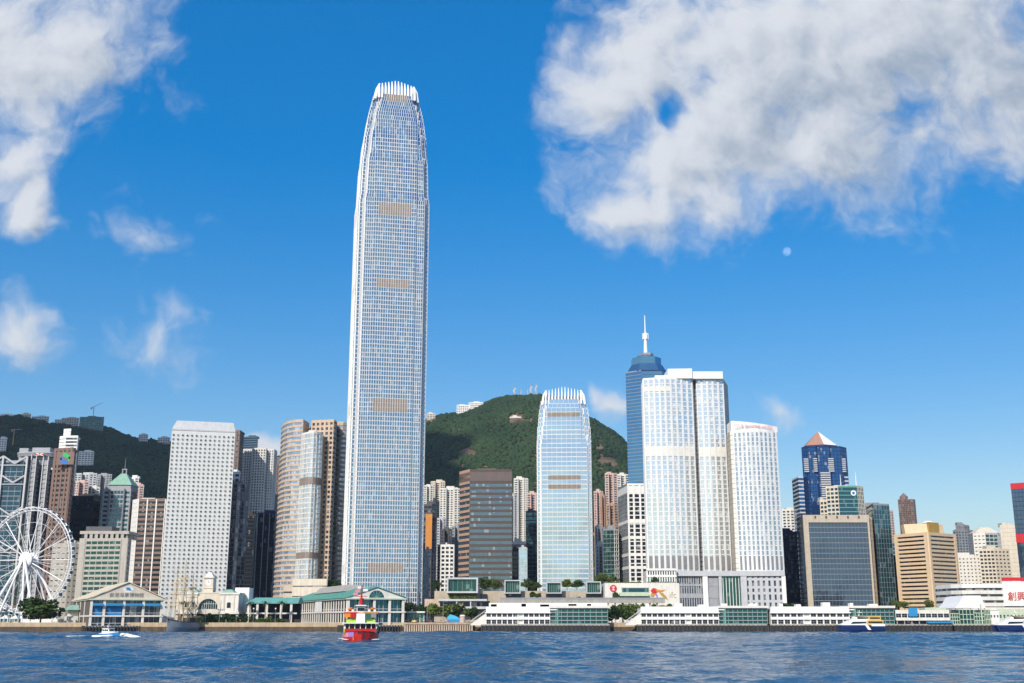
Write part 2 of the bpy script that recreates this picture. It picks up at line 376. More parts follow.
def grid_mesh(name, xs, ys, Z, mat, smooth=True):
    ny, nx = Z.shape; X, Y = np.meshgrid(xs, ys)
    co = np.stack([X, Y, Z], -1).reshape(-1, 3).astype(np.float32)
    i = (np.arange(ny - 1)[:, None] * nx + np.arange(nx - 1)[None]).ravel()
    fa = np.stack([i, i + 1, i + nx + 1, i + nx], 1).astype(np.int32)
    me = bpy.data.meshes.new(name); me.vertices.add(len(co)); me.vertices.foreach_set('co', co.ravel())
    me.loops.add(fa.size); me.loops.foreach_set('vertex_index', fa.ravel())
    me.polygons.add(len(fa)); me.polygons.foreach_set('loop_start', np.arange(0, fa.size, 4, dtype=np.int32))
    if smooth: me.polygons.foreach_set('use_smooth', np.ones(len(fa), dtype=bool))
    me.update(); me.validate(); me.materials.append(MATS[mat])
    o = bpy.data.objects.new(name, me); COL.objects.link(o); return o


def make_water():
    xi = np.arange(-330, 330.1, .95)
    xs = np.concatenate([[-6000, -3000, -1500, -700, -450], xi, [450, 700, 1500, 3000, 6000]])
    ys = [80.0]
    while ys[-1] < 549: ys.append(ys[-1] + .42 + .75 * (ys[-1] - 80) / 470)
    ys = np.concatenate([[-5000, -2000, -800, -200, -20, 40], ys, [553.0]])
    X, Y = np.meshgrid(xs, ys); Z = wave_height(X, Y)
    fade = np.clip((330 - np.abs(X)) / 20, 0, 1) * np.clip((Y - 80) / 10, 0, 1)
    tag(grid_mesh('harbour_water', xs, ys, Z * fade, 'water'), kind='structure')


make_water()
GZ = 3.6                                     # quay level
g = MB().box(-6000, 6000, 549, 9000, -4, GZ).build('ground', 'asphalt'); tag(g, kind='structure')
g = MB().box(-1500, 1500, 546.5, 549.0, -4, GZ + .25).build('quay_wall', 'quay_tan'); tag(g, kind='structure')
g = MB().box(-1500, 1500, 546.3, 546.497, -4, 1.9).build('quay_waterline', 'quay_dark'); tag(g, kind='structure')


def ridge_z():
    pts = [(-160, 412), (-60, 418), (0, 420), (30, 420), (60, 425), (95, 425), (110, 427), (130, 435), (150, 438), (168, 441), (200, 446), (240, 451), (275, 455), (330, 449), (390, 428), (427, 417), (440, 414), (465, 411), (480, 405), (500, 397),
           (515, 395), (545, 395), (556, 399), (575, 407), (592, 415), (612, 427), (627, 439), (645, 452), (690, 490), (740, 530), (800, 570), (900, 596), (1200, 610)]
    return pts


YR = 2300.0


# houses on the hills: label, pixel columns, top and bottom rows, wall, depth, bay - the forest leaves them a clearing
HILL_HOUSES = [
    ('long white house at the left end of the hilltop', -4, 15, 415, 423, 'white', 2285, 5),
    ('cream hilltop block with a flat top, second from the left end of the ridge', 20, 31, 414.5, 424, 'cream', 2285, 5),
    ('grey hilltop block beside the cream one on the ridge', 32, 49, 417, 425, 'light_grey', 2285, 5),
    ('low grey hilltop house left of the wide beige ridge block', 55, 62, 420, 428, 'light_grey', 2285, 5),
    ('wide beige hilltop block above the slim brown bank tower', 62, 79, 418.5, 428, 'beige', 2285, 5),
    ('dark netted hilltop block under the tower crane', 80, 104, 417.5, 429, 'scaffold', 2285, 5),
    ('flat pale house on the ridge line right of the netted block', 139, 148, 435, 440, 'light_grey', 2285, 5),
    ('pale house at the right end of the left ridge', 158, 170, 438, 443, 'light_grey', 2285, 5),
    ('white house on the wooded slope left of the truss bank roof', -3, 7, 438.5, 447, 'white', 2080, 5),
    ('white apartment row perched on the dark slope beside the slim brown bank tower', 79, 94, 452, 461, 'white', 1990, 5),
    ('white villas on the shoulder of the green peak near the tallest tower', 457, 470, 405.5, 412, 'white', 2290, 4),
    ('white stepped villa row climbing the shoulder of the green peak', 469, 483, 403, 409, 'white', 2290, 4),
    ('small cream house on the peak shoulder right beside the tallest tower', 427, 435, 414, 420, 'cream', 2285, 5),
    ('pale flat-roofed villa alone high on the green peak slope', 510, 521, 417.3, 421, 'offwhite', 2130, 5)]
CLEARINGS = [(h[1], h[2], h[3], h[4], h[6]) for h in HILL_HOUSES] + [(511, 540, 378, 397, 2300)]


def make_hills():
    pts = ridge_z(); xr = np.array([px2x(p, q, YR) for p, q in pts]); zr = np.array([py2z(q + 3.0, YR) for p, q in pts])
    xs = np.arange(-1500, 1100, 9.0); ys = np.arange(1480, 2900, 10.0)
    X, Y = np.meshgrid(xs, ys)
    ZR = np.interp(X, xr, zr)
    def fb(x, y, seed):
        return np.array([mnoise.fractal(Vector((a, b, seed)), 1.0, 2.0, 4) for a, b in zip(x.ravel(), y.ravel())]).reshape(x.shape)
    n = fb(X / 330, Y / 520, 3.1)
    t = np.clip((Y - 1500 - 90 * n) / (YR - 1500), 0, 1.0)
    prof = .55 * t + .45 * t * t * (3 - 2 * t)
    spur = 42 * n * np.sin(np.pi * np.clip(t, 0, 1))
    back = np.clip((Y - YR) / 600, 0, 1)
    Z = ZR * prof * (1 - .55 * back * back) + spur
    Z = np.maximum(Z, GZ - 1)
    o = grid_mesh('hills', xs, ys, Z, 'rock'); tag(o, kind='structure')
    # forest: crowns over the whole slope except on a few bare rock faces
    rs = np.random.RandomState(5); N = 125000
    x = rs.uniform(-1480, 1080, N); y = rs.uniform(1560, 2420, N)
    def zat(x, y):
        fx = (x - xs[0]) / 9.0; fy = (y - ys[0]) / 10.0; i = fx.astype(int); j = fy.astype(int); a = fx - i; b = fy - j
        return Z[j, i] * (1 - a) * (1 - b) + Z[j, i + 1] * a * (1 - b) + Z[j + 1, i] * (1 - a) * b + Z[j + 1, i + 1] * a * b
    z = zat(x, y)
    keep = z > 25
    up = (z - HC) / y; el = np.arctan(up) - PITCH; ppy = 341.5 - np.tan(el) * F; fw = CP * F + (ppy - 341.5) * SP; ppx = 512 + x / y * fw
    for (cx, cy, rx, ry) in ((469, 453, 9, 4), (455, 460, 6, 3), (606, 461, 12, 5), (600, 449, 6, 3), (614, 466, 5, 3), (527, 421, 7, 2)):
        keep &= ((ppx - cx) / rx) ** 2 + ((ppy - cy) / ry) ** 2 > (rs.rand(N) * .7 + .5)
    for (a_, b_, t_, u_, Yh) in CLEARINGS:
        keep &= ~((ppx > a_ - 2) & (ppx < b_ + 2) & (ppy > t_ - 4) & (ppy < u_ + 4) & (y < Yh + 14) & (y > Yh - 32))
    x, y, z = x[keep], y[keep], z[keep]; n = len(x)
    bm = bmesh.new(); bmesh.ops.create_icosphere(bm, subdivisions=1, radius=1.0); bv = np.array([v.co[:] for v in bm.verts]); bf = np.array([[v.index for v in f.verts] for f in bm.faces]); bm.free()
    bv = np.concatenate([bv])
    rad = rs.uniform(2.6, 5.4, n) * (1 + .45 * (rs.rand(n) > .95))
    ang = rs.uniform(0, 6.28, n)
    jit = 1 + rs.uniform(-.28, .28, (n, len(bv), 1))
    V = bv[None] * jit * rad[:, None, None] * np.array([1, 1, .85])[None, None]
    c, s_ = np.cos(ang)[:, None], np.sin(ang)[:, None]
    VX = V[..., 0] * c - V[..., 1] * s_ + x[:, None]; VY = V[..., 0] * s_ + V[..., 1] * c + y[:, None]; VZ = V[..., 2] + z[:, None] + rad[:, None] * .35
    co = np.stack([VX, VY, VZ], -1).reshape(-1, 3).astype(np.float32)
    fa = (bf[None] + (np.arange(n) * len(bv))[:, None, None]).reshape(-1, 3).astype(np.int32)
    me = bpy.data.meshes.new('forest'); me.vertices.add(len(co)); me.vertices.foreach_set('co', co.ravel()); me.loops.add(fa.size); me.loops.foreach_set('vertex_index', fa.ravel())
    me.polygons.add(len(fa)); me.polygons.foreach_set('loop_start', np.arange(0, fa.size, 3, dtype=np.int32)); me.update(); me.materials.append(MATS['forest'])
    fo = bpy.data.objects.new('forest', me); COL.objects.link(fo); tag(fo, 'dense dark green forest covering the hills behind the towers', 'forest', kind='stuff')
    return zat


zat = make_hills()


def hill_z(x, y): return float(zat(np.array([x]), np.array([y]))[0])


# ---------------------------------------------------------------- towers
class St:
    """how one facade is divided: floor height, bay, share of spandrel, pier width, how far they stand proud"""
    def __init__(s, wall='cream', fh=3.6, bay=3.2, sp=.45, pw=.7, so=.25, po=.32, cw=0.0, pier=None, skip=0):
        s.wall, s.fh, s.bay, s.sp, s.pw, s.so, s.po, s.cw, s.pier, s.skip = wall, fh, bay, sp, pw, so, po, cw, pier, skip


def facade(clad, pier, p, q, z0, z1, st):
    l = math.hypot(q[0] - p[0], q[1] - p[1])
    if l < .3: return
    n = max(1, round((z1 - z0) / st.fh)); fh = (z1 - z0) / n
    if st.sp > 0:
        for k in range(n):
            clad.wbox(p, q, -.02, l + .02, -.1, st.so, z0 + k * fh - fh * st.sp * .5 if k else z0, z0 + k * fh + fh * st.sp * .5)
    clad.wbox(p, q, -.02, l + .02, -.1, st.so, z1 - fh * st.sp * .5, z1 + 1.3)
    if st.pw > 0:
        m = max(1, round(l / st.bay))
        for k in range(m + 1):
            c = l * k / m; h = st.pw / 2
            if st.cw and k in (0, m): continue
            pier.wbox(p, q, max(0, c - h), min(l, c + h), -.1, st.po, z0, z1 + .6)
    if st.cw:
        pier.wbox(p, q, -.03, min(st.cw, l), -.1, st.po, z0, z1 + 1.4); pier.wbox(p, q, max(0, l - st.cw), l + .03, -.1, st.po, z0, z1 + 1.4)


def tower(name, label, front, top, st, glz='g_window', D=28, z0=GZ, group=None, bands=(), plant=True, base=None, roofmat='mid_grey', cat='building', setbacks=()):
    """front: visible plan corners, left to right, as (pixel column at row top, depth); st: one St or one per edge"""
    P2 = [(px2x(px, top, Y), Y) for px, Y in front]
    z1 = py2z(top, min(Y for _, Y in front)); Yn = min(Y for _, Y in front)
    cx = sum(p[0] for p in P2) / len(P2); cy = Yn
    root = thing(name, label, cat, (cx, cy, z0), 0, group)
    (xa, ya), (xb, yb) = P2[0], P2[-1]
    yB = max(ya, yb) + D
    xb2 = xb * yB / yb; xa2 = xa * yB / ya; w = xb2 - xa2
    poly = P2 + [(xb2 - .03 * w, yB), (xa2 + .03 * w, yB)]
    sts = st if isinstance(st, (list, tuple)) else [st] * (len(front) - 1)
    sts = list(sts) + [sts[-1], None, sts[0]]
    MB().prism(poly, z0 - 1, z1).build('glazing', glz, root)
    by = {}
    for i in range(len(poly)):
        s_ = sts[i]
        if s_ is None: s_ = sts[0]
        c = by.setdefault(('cladding', s_.wall), MB()); pr = by.setdefault(('mullion', s_.pier), MB()) if s_.pier else c
        facade(c, pr, poly[i], poly[(i + 1) % len(poly)], z0, z1, s_)
    for (nm, wm), m in by.items(): m.build(nm, wm, root)
    rnd = random.Random(label)
    roof = MB().prism([(cx + (x - cx) * .995, y) for x, y in poly], z1 + .02, z1 + .5).build('roof', roofmat, root)
    if plant:
        m = MB(); wx = xb - xa
        a = xa + wx * rnd.uniform(.15, .35); b = a + wx * rnd.uniform(.3, .45); h = rnd.uniform(2.5, 4.5)
        m.box(a, b, yB - D * .75, yB - D * .3, z1 + .5, z1 + .5 + h)
        m.box(b + .4, b + .4 + wx * .14, yB - D * .7, yB - D * .4, z1 + .5, z1 + .5 + h * .6)
        m.build('plant_room', sts[0].wall, root)
    for b in bands:
        za, zb = py2z(b[1], Yn), py2z(b[0], Yn); m = MB(); mm = MB()
        for i in range(len(front) - 1):
            if len(b) > 3 and i not in b[3]: continue
            p, q = P2[i], P2[i + 1]; l = math.hypot(q[0] - p[0], q[1] - p[1]); m.wbox(p, q, .05, l - .05, -.05, .40, za, zb)
        m.build('louvre', b[2], root)
    root['top'] = z1
    return root, P2, z1, poly


def tip(P2, z, r, h, root, x=None, mat='steel_grey', name='antenna', y=None):
    x = sum(p[0] for p in P2) / len(P2) if x is None else x; y = min(p[1] for p in P2) + 8 if y is None else y
    MB().tube((x, y, z), (x, y, z + h), r, r * .3).build(name, mat, root)


# styles
strip = lambda w, fh=3.6, sp=.5, pier=None: St(w, fh, 6, sp, 0, .35)
RES = lambda w, bay=4.2, fh=3.1: St(w, fh, bay, .42, 1.5, .15, .3)

# ---------------------------------------------------------------- the financial tower: floors stacked on a plan that draws in near the top
def stacked_tower(name, label, px, Y, rz, H, prof, half, cbay, notch, fh, glz, wall, fin, louv, bay, crown_h, fins, spk=.26, pw=.35, fw=.30, linset=.10):
    """prof: (height share, half width share of the corner bays, of the centre bays); plan = a square with stepped corners"""
    x = px2x(px, 600, Y); root = thing(name, label, 'skyscraper', (x, Y + half, GZ), rz)
    n = int(round(H / fh)); fh = H / n
    hs = [p[0] for p in prof]
    gl, sp, fi, lo = MB(), MB(), MB(), {}
    ret = {}
    cor = MB(); rec = MB()
    def plan(t):
        a = np.interp(t, hs, [p[1] for p in prof]) * half; c = np.interp(t, hs, [p[2] for p in prof]) * half
        return a, c
    def cross(a, c, b):
        # a: corner bays' face, c: centre bays' face (a little proud), b: half width of centre bay
        e = min(a - .2, a)
        q = [(-b, -c), (b, -c), (b, -a), (a - notch, -a), (a - notch, -a + notch), (a, -a + notch), (a, -b), (c, -b), (c, b), (a, b), (a, a - notch), (a - notch, a - notch), (a - notch, a), (b, a), (b, c), (-b, c), (-b, a), (-a + notch, a),
             (-a + notch, a - notch), (-a, a - notch), (-a, b), (-c, b), (-c, -b), (-a, -b), (-a, -a + notch), (-a + notch, -a + notch), (-a + notch, -a), (-b, -a)]
        return q
    for k in range(n):
        t = (k + .5) / n; a, c = plan(t); z0, z1 = k * fh, (k + 1) * fh
        b = min(cbay, a - notch - .6) if a > cbay + notch + .6 else a * .72
        q = cross(a, c, b)
        gl.prism(q, z0, z1)
        lv = next((i for i, (l0, l1) in enumerate(louv) if l0 <= t <= l1), None)
        for i in range(len(q)):
            p, r = q[i], q[(i + 1) % len(q)]; l = math.hypot(p[0] - r[0], p[1] - r[1])
            if l < 1.2: continue
            sp.wbox(p, r, 0, l, -.1, .22, z0 - fh * spk / 2, z0 + fh * spk / 2)
            m = max(1, round(l / bay)); centre = l > 1.5 * b
            for j in range(m + 1):
                if l > 3: fi.wbox(p, r, max(0, l * j / m - pw / 2), min(l, l * j / m + pw / 2), -.1, .38, z0, z1)
            if lv is not None and centre: lo.setdefault((lv, i), MB()).wbox(p, r, l * linset, l * (1 - linset), -.05, .30, z0 + .1, z1 - .1)
            if (p[1] - r[1]) / l > .9 and l < 1.6 * b: ret.setdefault(i, MB()).wbox(p, r, .05, l - .05, -.1, .2, z0, z1 + .01)   # white metal on left-facing returns only, sun glare put into its colour
    gl.build('glazing', glz, root, (0, 0, 0)); sp.build('cladding', wall, root, (0, 0, 0)); fi.build('mullion', fin, root, (0, 0, 0)); [q_.build('louvre', 'louvre', root, (0, 0, 0)) for q_ in lo.values()]; [q_.build('sunlit_return_panel', fin, root, (0, 0, 0)) for q_ in ret.values()]
    # corner edge strips run the whole height in the tower's pale metal
    for sx in (-1, 1):
        for sy in (-1, 1):
            cr = MB()
            for k in range(0, n, 2):
                a, c = plan((k + .5) / n); a2 = plan(min(1, (k + 2) / n))[0]
                X, Yy = sx * (a - notch), sy * (a - notch)
                cr.box(min(sx * (a - notch + .05), sx * (a - notch * .55)), max(sx * (a - notch + .05), sx * (a - notch * .55)), min(sy * (a - notch + .05), sy * (a - notch * .55)), max(sy * (a - notch + .05), sy * (a - notch * .55)), k * fh, min(n, k + 2) * fh)
            cr.build('corner_trim', wall, root, (0, 0, 0))
    # crown: claw-like fins standing on the roof edge and leaning in
    a, c = plan(.999)
    MB().box(-a * .9, a * .9, -a * .9, a * .9, H, H + crown_h * .30).build('roof', 'light_grey', root, (0, 0, 0))
    for side in range(4):
        for j in range(fins):
            u = -c * .80 + 1.60 * c * j / (fins - 1); m = MB()
            w = c * 1.6 / (fins - 1) * fw
            def pt(o, z):
                d = {0: (u, -o), 1: (o, u), 2: (-u, o), 3: (-o, -u)}[side]; return d + (z,)
            def ring(o0, o1, z, ww):
                r = []
                for uu, oo in ((u - ww, o1), (u + ww, o1), (u + ww, o0), (u - ww, o0)):
                    r.append({0: (uu, -oo), 1: (oo, uu), 2: (-uu, oo), 3: (-oo, -uu)}[side] + (z,))
                return r
            edge = 1.0 - .28 * abs(j - (fins - 1) / 2) / ((fins - 1) / 2)
            m.loft([ring(c - 1.6, c + .35, H - fh, w), ring(c - 2.6, c - .9, H + crown_h * .5 * edge, w * .85), ring(c - 4.6, c - 3.4, H + crown_h * edge, w * .35)])
            m.build('crown_fin', 'white_clean', root, (0, 0, 0))
    return root


# IFC-like tall tower
HT = py2z(104.5, 826) - GZ
stacked_tower('supertall_tower', 'tallest tower of the skyline, pale blue glass with white fins and a clawed crown', 376.5, 800, R(12.5), HT,
              [(0, 1.0, 1.03), (.775, 1.0, 1.03), (.785, .965, 1.0), (.86, .93, .965), (.868, .895, .94), (.91, .85, .90), (.918, .82, .87), (.957, .745, .80), (1.0, .57, .66)], 26.2, 16.0, 3.9, 3.35, 'g_ifc', 'light_grey', 'white_clean',
              [(.086, .103), (.366, .388), (.596, .618), (.742, .770), (.985, .999)], 1.75, 14, 12, .22, .27, .36, .12)
HT1 = py2z(404, 975) - GZ
stacked_tower('glass_tower', 'pale aqua glass tower with a crown of white fins before the green peak', 567, 950, R(-2.6), HT1,
              [(0, 1.0, 1.02), (.80, 1.0, 1.02), (.805, .945, 1.01), (.87, .92, .99), (.875, .89, .97), (.94, .85, .93), (1.0, .74, .84)], 22.6, 14.5, 3.2, 3.85, 'g_ifc1', 'hotel_white', 'white_clean',
              [(.618, .640), (.590, .603), (.925, .935), (.970, .985)], 3.9, 12, 12, .20, .14, .20, .03)

# ---------------------------------------------------------------- left of the tall tower
# Jardine-like slab with round windows
def porthole_tower():
    Y = 885.0; xa, xb = px2x(174, 430, Y), px2x(234, 430, Y); z1 = py2z(430, Y); D = 46.0
    root = thing('porthole_tower', 'white slab tower covered in rows of small round windows', 'skyscraper', ((xa + xb) / 2, Y, GZ), R(15.5)); w = (xb - xa) / 2 / math.cos(R(15.5)) * .985; h = z1 - GZ
    MB().prism([(-w, 0), (w, 0), (w, D), (-w, D)], 0, h).build('wall', 'slab_white', root, (0, 0, 0))
    m = MB(); m.prism([(-w, 0), (w, 0), (w, D), (-w, D)], h + .05, h + 7.2, [(-w + 3.2, 3), (w - 2, 3), (w - 2, D - 3), (-w + 3.2, D - 3)]); m.build('roof', 'light_grey', root, (0, 0, 0))
    MB().box(-w, w, -.35, -.002, h - 1.0, h + .1).build('cornice', 'light_grey', root, (0, 0, 0))
    def disc(m, fr, cx, cz, f):
        r = .84; n = 12; a = [(math.cos(2 * math.pi * k / n), math.sin(2 * math.pi * k / n)) for k in range(n)]
        P = [f(cx + r * c, cz + r * s, -.03) for c, s in a]; m.poly(P[::-1] if f is side else P)
        for k in range(n):
            c0, s0 = a[k]; c1, s1 = a[(k + 1) % n]
            fr.quad(f(cx + r * c0, cz + r * s0, -.30), f(cx + r * c1, cz + r * s1, -.30), f(cx + r * c1, cz + r * s1, 0), f(cx + r * c0, cz + r * s0, 0))
            fr.quad(f(cx + 1.18 * r * c0, cz + 1.18 * r * s0, -.30), f(cx + 1.18 * r * c1, cz + 1.18 * r * s1, -.30), f(cx + r * c1, cz + r * s1, -.30), f(cx + r * c0, cz + r * s0, -.30))
    front = lambda x, z, o: (x, o, z)
    side = lambda x, z, o: (w - o, x + D / 2, z)
    cols, rows = 14, 41
    spx = (2 * w - 3.2) / (cols - 1); spz = (h - 16) / (rows - 1)
    gm, gf = MB(), MB(); disc(gm, gf, 0, 0, front); pane = gm.mesh('window', 'g_port'); rim = gf.mesh('frame', 'slab_white')
    rest, restf = MB(), MB(); k = 0
    for j in range(rows):
        for i in range(cols):
            x, z = -w + 1.6 + i * spx, 11 + j * spz
            if j > 30 and k < 98: put(pane, 'window', root, (x, 0, z)); k += 1; put(rim, 'frame', root, (x, 0, z))
            else: disc(rest, restf, x, z, front)
        for i in range(10): disc(rest, restf, -D / 2 + 3 + i * (D - 6) / 9, 11 + j * spz, side)
    tag(rest.build('window', 'g_port', root, (0, 0, 0)), kind='stuff'); tag(restf.build('frame', 'slab_white', root, (0, 0, 0)), kind='stuff')


porthole_tower()

# Exchange-like group: pink banded shafts with rounded glass bows
def arc(px0, px1, Y0, bow, n=8, skew=0.0):
    return [(px0 + (px1 - px0) * k / n, Y0 - bow * math.sin(math.pi * k / n) + skew * k / n) for k in range(n + 1)]


pk = St('pink_beige', 3.75, 30, .46, 0, .3); pks = St('offwhite', 3.75, 3.2, .22, .35, .2, .3)
pkp = St('pink_beige', 3.75, 3.6, .42, 1.6, .3, .5)
tower('banded_tower', 'pink banded tower with a rounded bow, first of the twin shafts beside the tallest tower', [(282, 880), (284, 868), (288, 858), (294, 852), (301, 850), (303, 850), (309, 866)], 421, [pk] * 4 + [pk, St('pink_beige', 3.75, 4, .8, 1.5)], 'g_hotel', 24, roofmat='pink_beige')
tower('bow_fronted_tower', 'silver bow-fronted glass shaft between two pink banded towers', arc(302, 323, 848, 9, 7, -2), 433, pks, 'g_silver', 24, bands=[(477, 484, 'louvre'), (552, 558, 'louvre')], roofmat='pink_beige')
tower('pink_tower', 'pink stone tower with square windows just behind the silver bow-fronted shaft', [(312, 858), (334, 853), (337, 866)], 421, [pkp, pk], 'g_window', 20, roofmat='pink_beige')
tower('rear_banded_tower', 'pink banded tower half hidden by the left edge of the tallest tower', arc(333, 350, 882, 6, 5) , 424, pk, 'g_hotel', 24, roofmat='pink_beige')
tower('podium_block', 'blank cream podium block at the foot of the pink banded towers', [(293, 700), (327, 696)], 581, St('cream', 6, 40, .9, 0, .3), 'g_window', 24, plant=False)
tower('link_block', 'low pinkish link block left of the blank cream podium block', [(284, 708), (294, 706)], 588, St('beige', 5, 40, .8, 0, .3), 'g_window', 20, plant=False)

tower('curved_glass_tower', 'dark glass tower with a curved top right of the round-windowed white tower', arc(226, 249, 930, 6, 6), 484, St('mid_grey', 3.6, 3.6, .12, .3, .15, .2), 'g_dark', 26)
tower('rooftop_block', 'white stair block with square openings rising behind the curved dark glass tower', [(230, 965), (240, 963)], 473, St('white', 4, 4, .5, 1.2, .3, .5), 'g_black', 18)
tower('brown_flats', 'dark brown apartment tower peeping over the shoulder of the round-windowed white tower', [(224, 1260), (240, 1255), (244, 1275)], 431, RES('brown'), 'g_window', 24)
tower('ridge_block', 'teal office block on the skyline behind the grey residential cluster', [(243, 1750), (258, 1745)], 437, strip('steel_grey'), 'g_teal', 30)
tower('residential_tower', 'grey-beige ornate residential tower with open sky gardens', [(239, 1330), (245, 1320), (252, 1320), (253, 1312), (266, 1312), (267, 1320), (274, 1320), (277, 1335)], 449, St('offwhite', 3.1, 3.2, .42, 1.3, .15, .5), 'g_window', 24, roofmat='grey',
      bands=[(478, 487, 'black', (2, 4))])
tower('slim_residential_tower', 'slim mauve-grey residential tower right of the one with sky gardens', [(273, 1420), (282, 1415)], 458, St('brown', 3.1, 3, .42, 1.2, .15, .4), 'g_window', 24)
tower('finned_block', 'dark blue block with thin white upright fins below the residential towers', [(256, 1000), (258, 996), (276, 996), (281, 1000)], 514, St('navy', 3.6, 6, .1, .5, .1, .6, pier='light_grey'), 'g_black', 30)
tower('dark_block', 'unlit navy block between the curved glass tower and the finned block', [(240, 1040), (262, 1040)], 516, strip('black', 3.6, .2), 'g_black', 30)

# HSBC-like building with trusses and helideck
def truss_bank():
    Y = 900.0
    root, P2, z1, poly = tower('exposed_truss_bank', 'blue glass bank with exposed white trusses and a round rooftop helideck', [(-26, Y), (24, Y)], 462, St('steel_grey', 3.9, 5, .12, .25, .15, .2), 'g_bank', 40, plant=False)
    X = lambda px: px2x(px, 480, Y)
    for py in (464, 483, 515, 551):
        m = MB(); z = py2z(py, Y)
        for k in range(2):
            xa = X(-22 + 24 * k); xb = X(2 + 24 * k); xm = (xa + xb) / 2
            m.tube((xa, Y - 1.6, z + 6), (xm, Y - 1.6, z), .75); m.tube((xb, Y - 1.6, z + 6), (xm, Y - 1.6, z), .75); m.tube((xa, Y - 1.6, z - 1.2), (xb, Y - 1.6, z - 1.2), .45)
        m.build('truss', 'light_grey', root)
    for px in (-22, 2, 26):
        MB().box(X(px) - .7, X(px) + .7, Y - 2.2, Y - .8, GZ, z1 + 4).build('mast', 'light_grey', root)
    for (pa, pb, top) in ((28.5, 33.5, 458), (40.5, 45.5, 460)):
        m = MB(); n = 34; zt = py2z(top, Y)
        for k in range(n):
            z = GZ + (zt - GZ) * k / n; h = (zt - GZ) / n
            m.box(X(pa), X(pb), Y + 2, Y + 9, z, z + h * .62); m.box(X(pa) + .5, X(pb) - .5, Y + 2.5, Y + 8.5, z + h * .62, z + h)
        m.build('service_tower', 'grey', root)
        m = MB()
        for px in (pa, pb): m.box(X(px) - .35, X(px) + .35, Y + 1.2, Y + 1.8, GZ, zt + 3)
        m.build('mast', 'light_grey', root)
    MB().box(X(27.5), X(47), Y + 9.5, Y + 26, GZ, py2z(468, Y)).build('wall', 'g_bank', root)
    # rooftop: plant, deck
    m = MB()
    for a, b, t, u in ((13, 22, 447, 464), (26, 44, 446.5, 464)): m.box(X(a), X(b), Y + 6, Y + 24, py2z(u, Y), py2z(t, Y))
    m.build('plant_room', 'steel_grey', root)
    cx, cz = X(29.5), py2z(455, Y); r = X(50) - X(29.5); ring = [(cx + r * math.cos(2 * math.pi * k / 28), Y + 12 + .6 * r * math.sin(2 * math.pi * k / 28)) for k in range(28)]
    MB().prism(ring, cz - .5, cz + 2.3).build('helideck', 'mid_grey', root)
    MB().prism([(cx + (x - cx) * 1.03, Y + 12 + (y - Y - 12) * 1.03) for x, y in ring], cz + 2.31, cz + 2.9).build('helideck_rim', 'light_grey', root)
    sg = MB(); x0 = X(36); w = 3.4; y = Y + 12 - .6 * r - .5; h = 1.05
    sg.box(x0 - w, x0 + w, y, y + .3, cz - .3, cz + 1.9); sign = sg.build('sign', 'white_clean', root)
    m = MB()
    for s in (-1, 1):
        m.poly([(x0 + s * w, y - .05, cz + 1.8), (x0 + s * .9, y - .05, cz + .8), (x0 + s * w, y - .05, cz - .2)][::-s])
    m.poly([(x0 - 1.7, y - .05, cz + 1.8), (x0, y - .05, cz + .85), (x0 + 1.7, y - .05, cz + 1.8)]); m.poly([(x0 + 1.7, y - .05, cz - .2), (x0, y - .05, cz + .75), (x0 - 1.7, y - .05, cz - .2)])
    m.build('logo', 'red', sign, tuple(root['o']))


truss_bank()
r, P2, z1, _ = tower('stepped_bank_tower', 'slim brown bank tower with a green and blue emblem near its top', [(55, 880), (73, 874), (76, 886)], 449, [St('brown', 3.7, 4.6, .5, 1.7, .25, .5, 2.2), St('brown', 3.7, 5, .6, 2, .3, .5)], 'g_black', 20, roofmat='brown')
def swirl(root, px, py, Y, w, h):
    # two interlocked ribbons forming an S, one green and one blue, on a brown panel
    c = at(px, py, Y); 
    MB().box(c.x - w * .95, c.x + w * .95, Y - .72, Y - .3, c.z - h * .72, c.z + h * .78).build('sign_panel', 'brown', root)
    for mat, sx in (('logo_green', 1), ('logo_blue', -1)):
        m = MB(); n = 10; pts = []
        for k in range(n + 1):
            t = k / n; a = math.pi * (1.15 * t + .15)
            x = sx * (-.42 * math.cos(a) * w + .10 * w); z = sx * (h * (.52 - .62 * t) + .0 * h); pts.append((c.x + x, c.z + z))
        for k in range(n):
            (x0, z0_), (x1, z1_) = pts[k], pts[k + 1]; b = .24 * h
            yy = Y - .80 - (.03 if sx < 0 else 0)
            m.quad((x0, yy, z0_ - b), (x1, yy, z1_ - b), (x1, yy, z1_ + b), (x0, yy, z0_ + b))
        m.build('logo', mat, root)


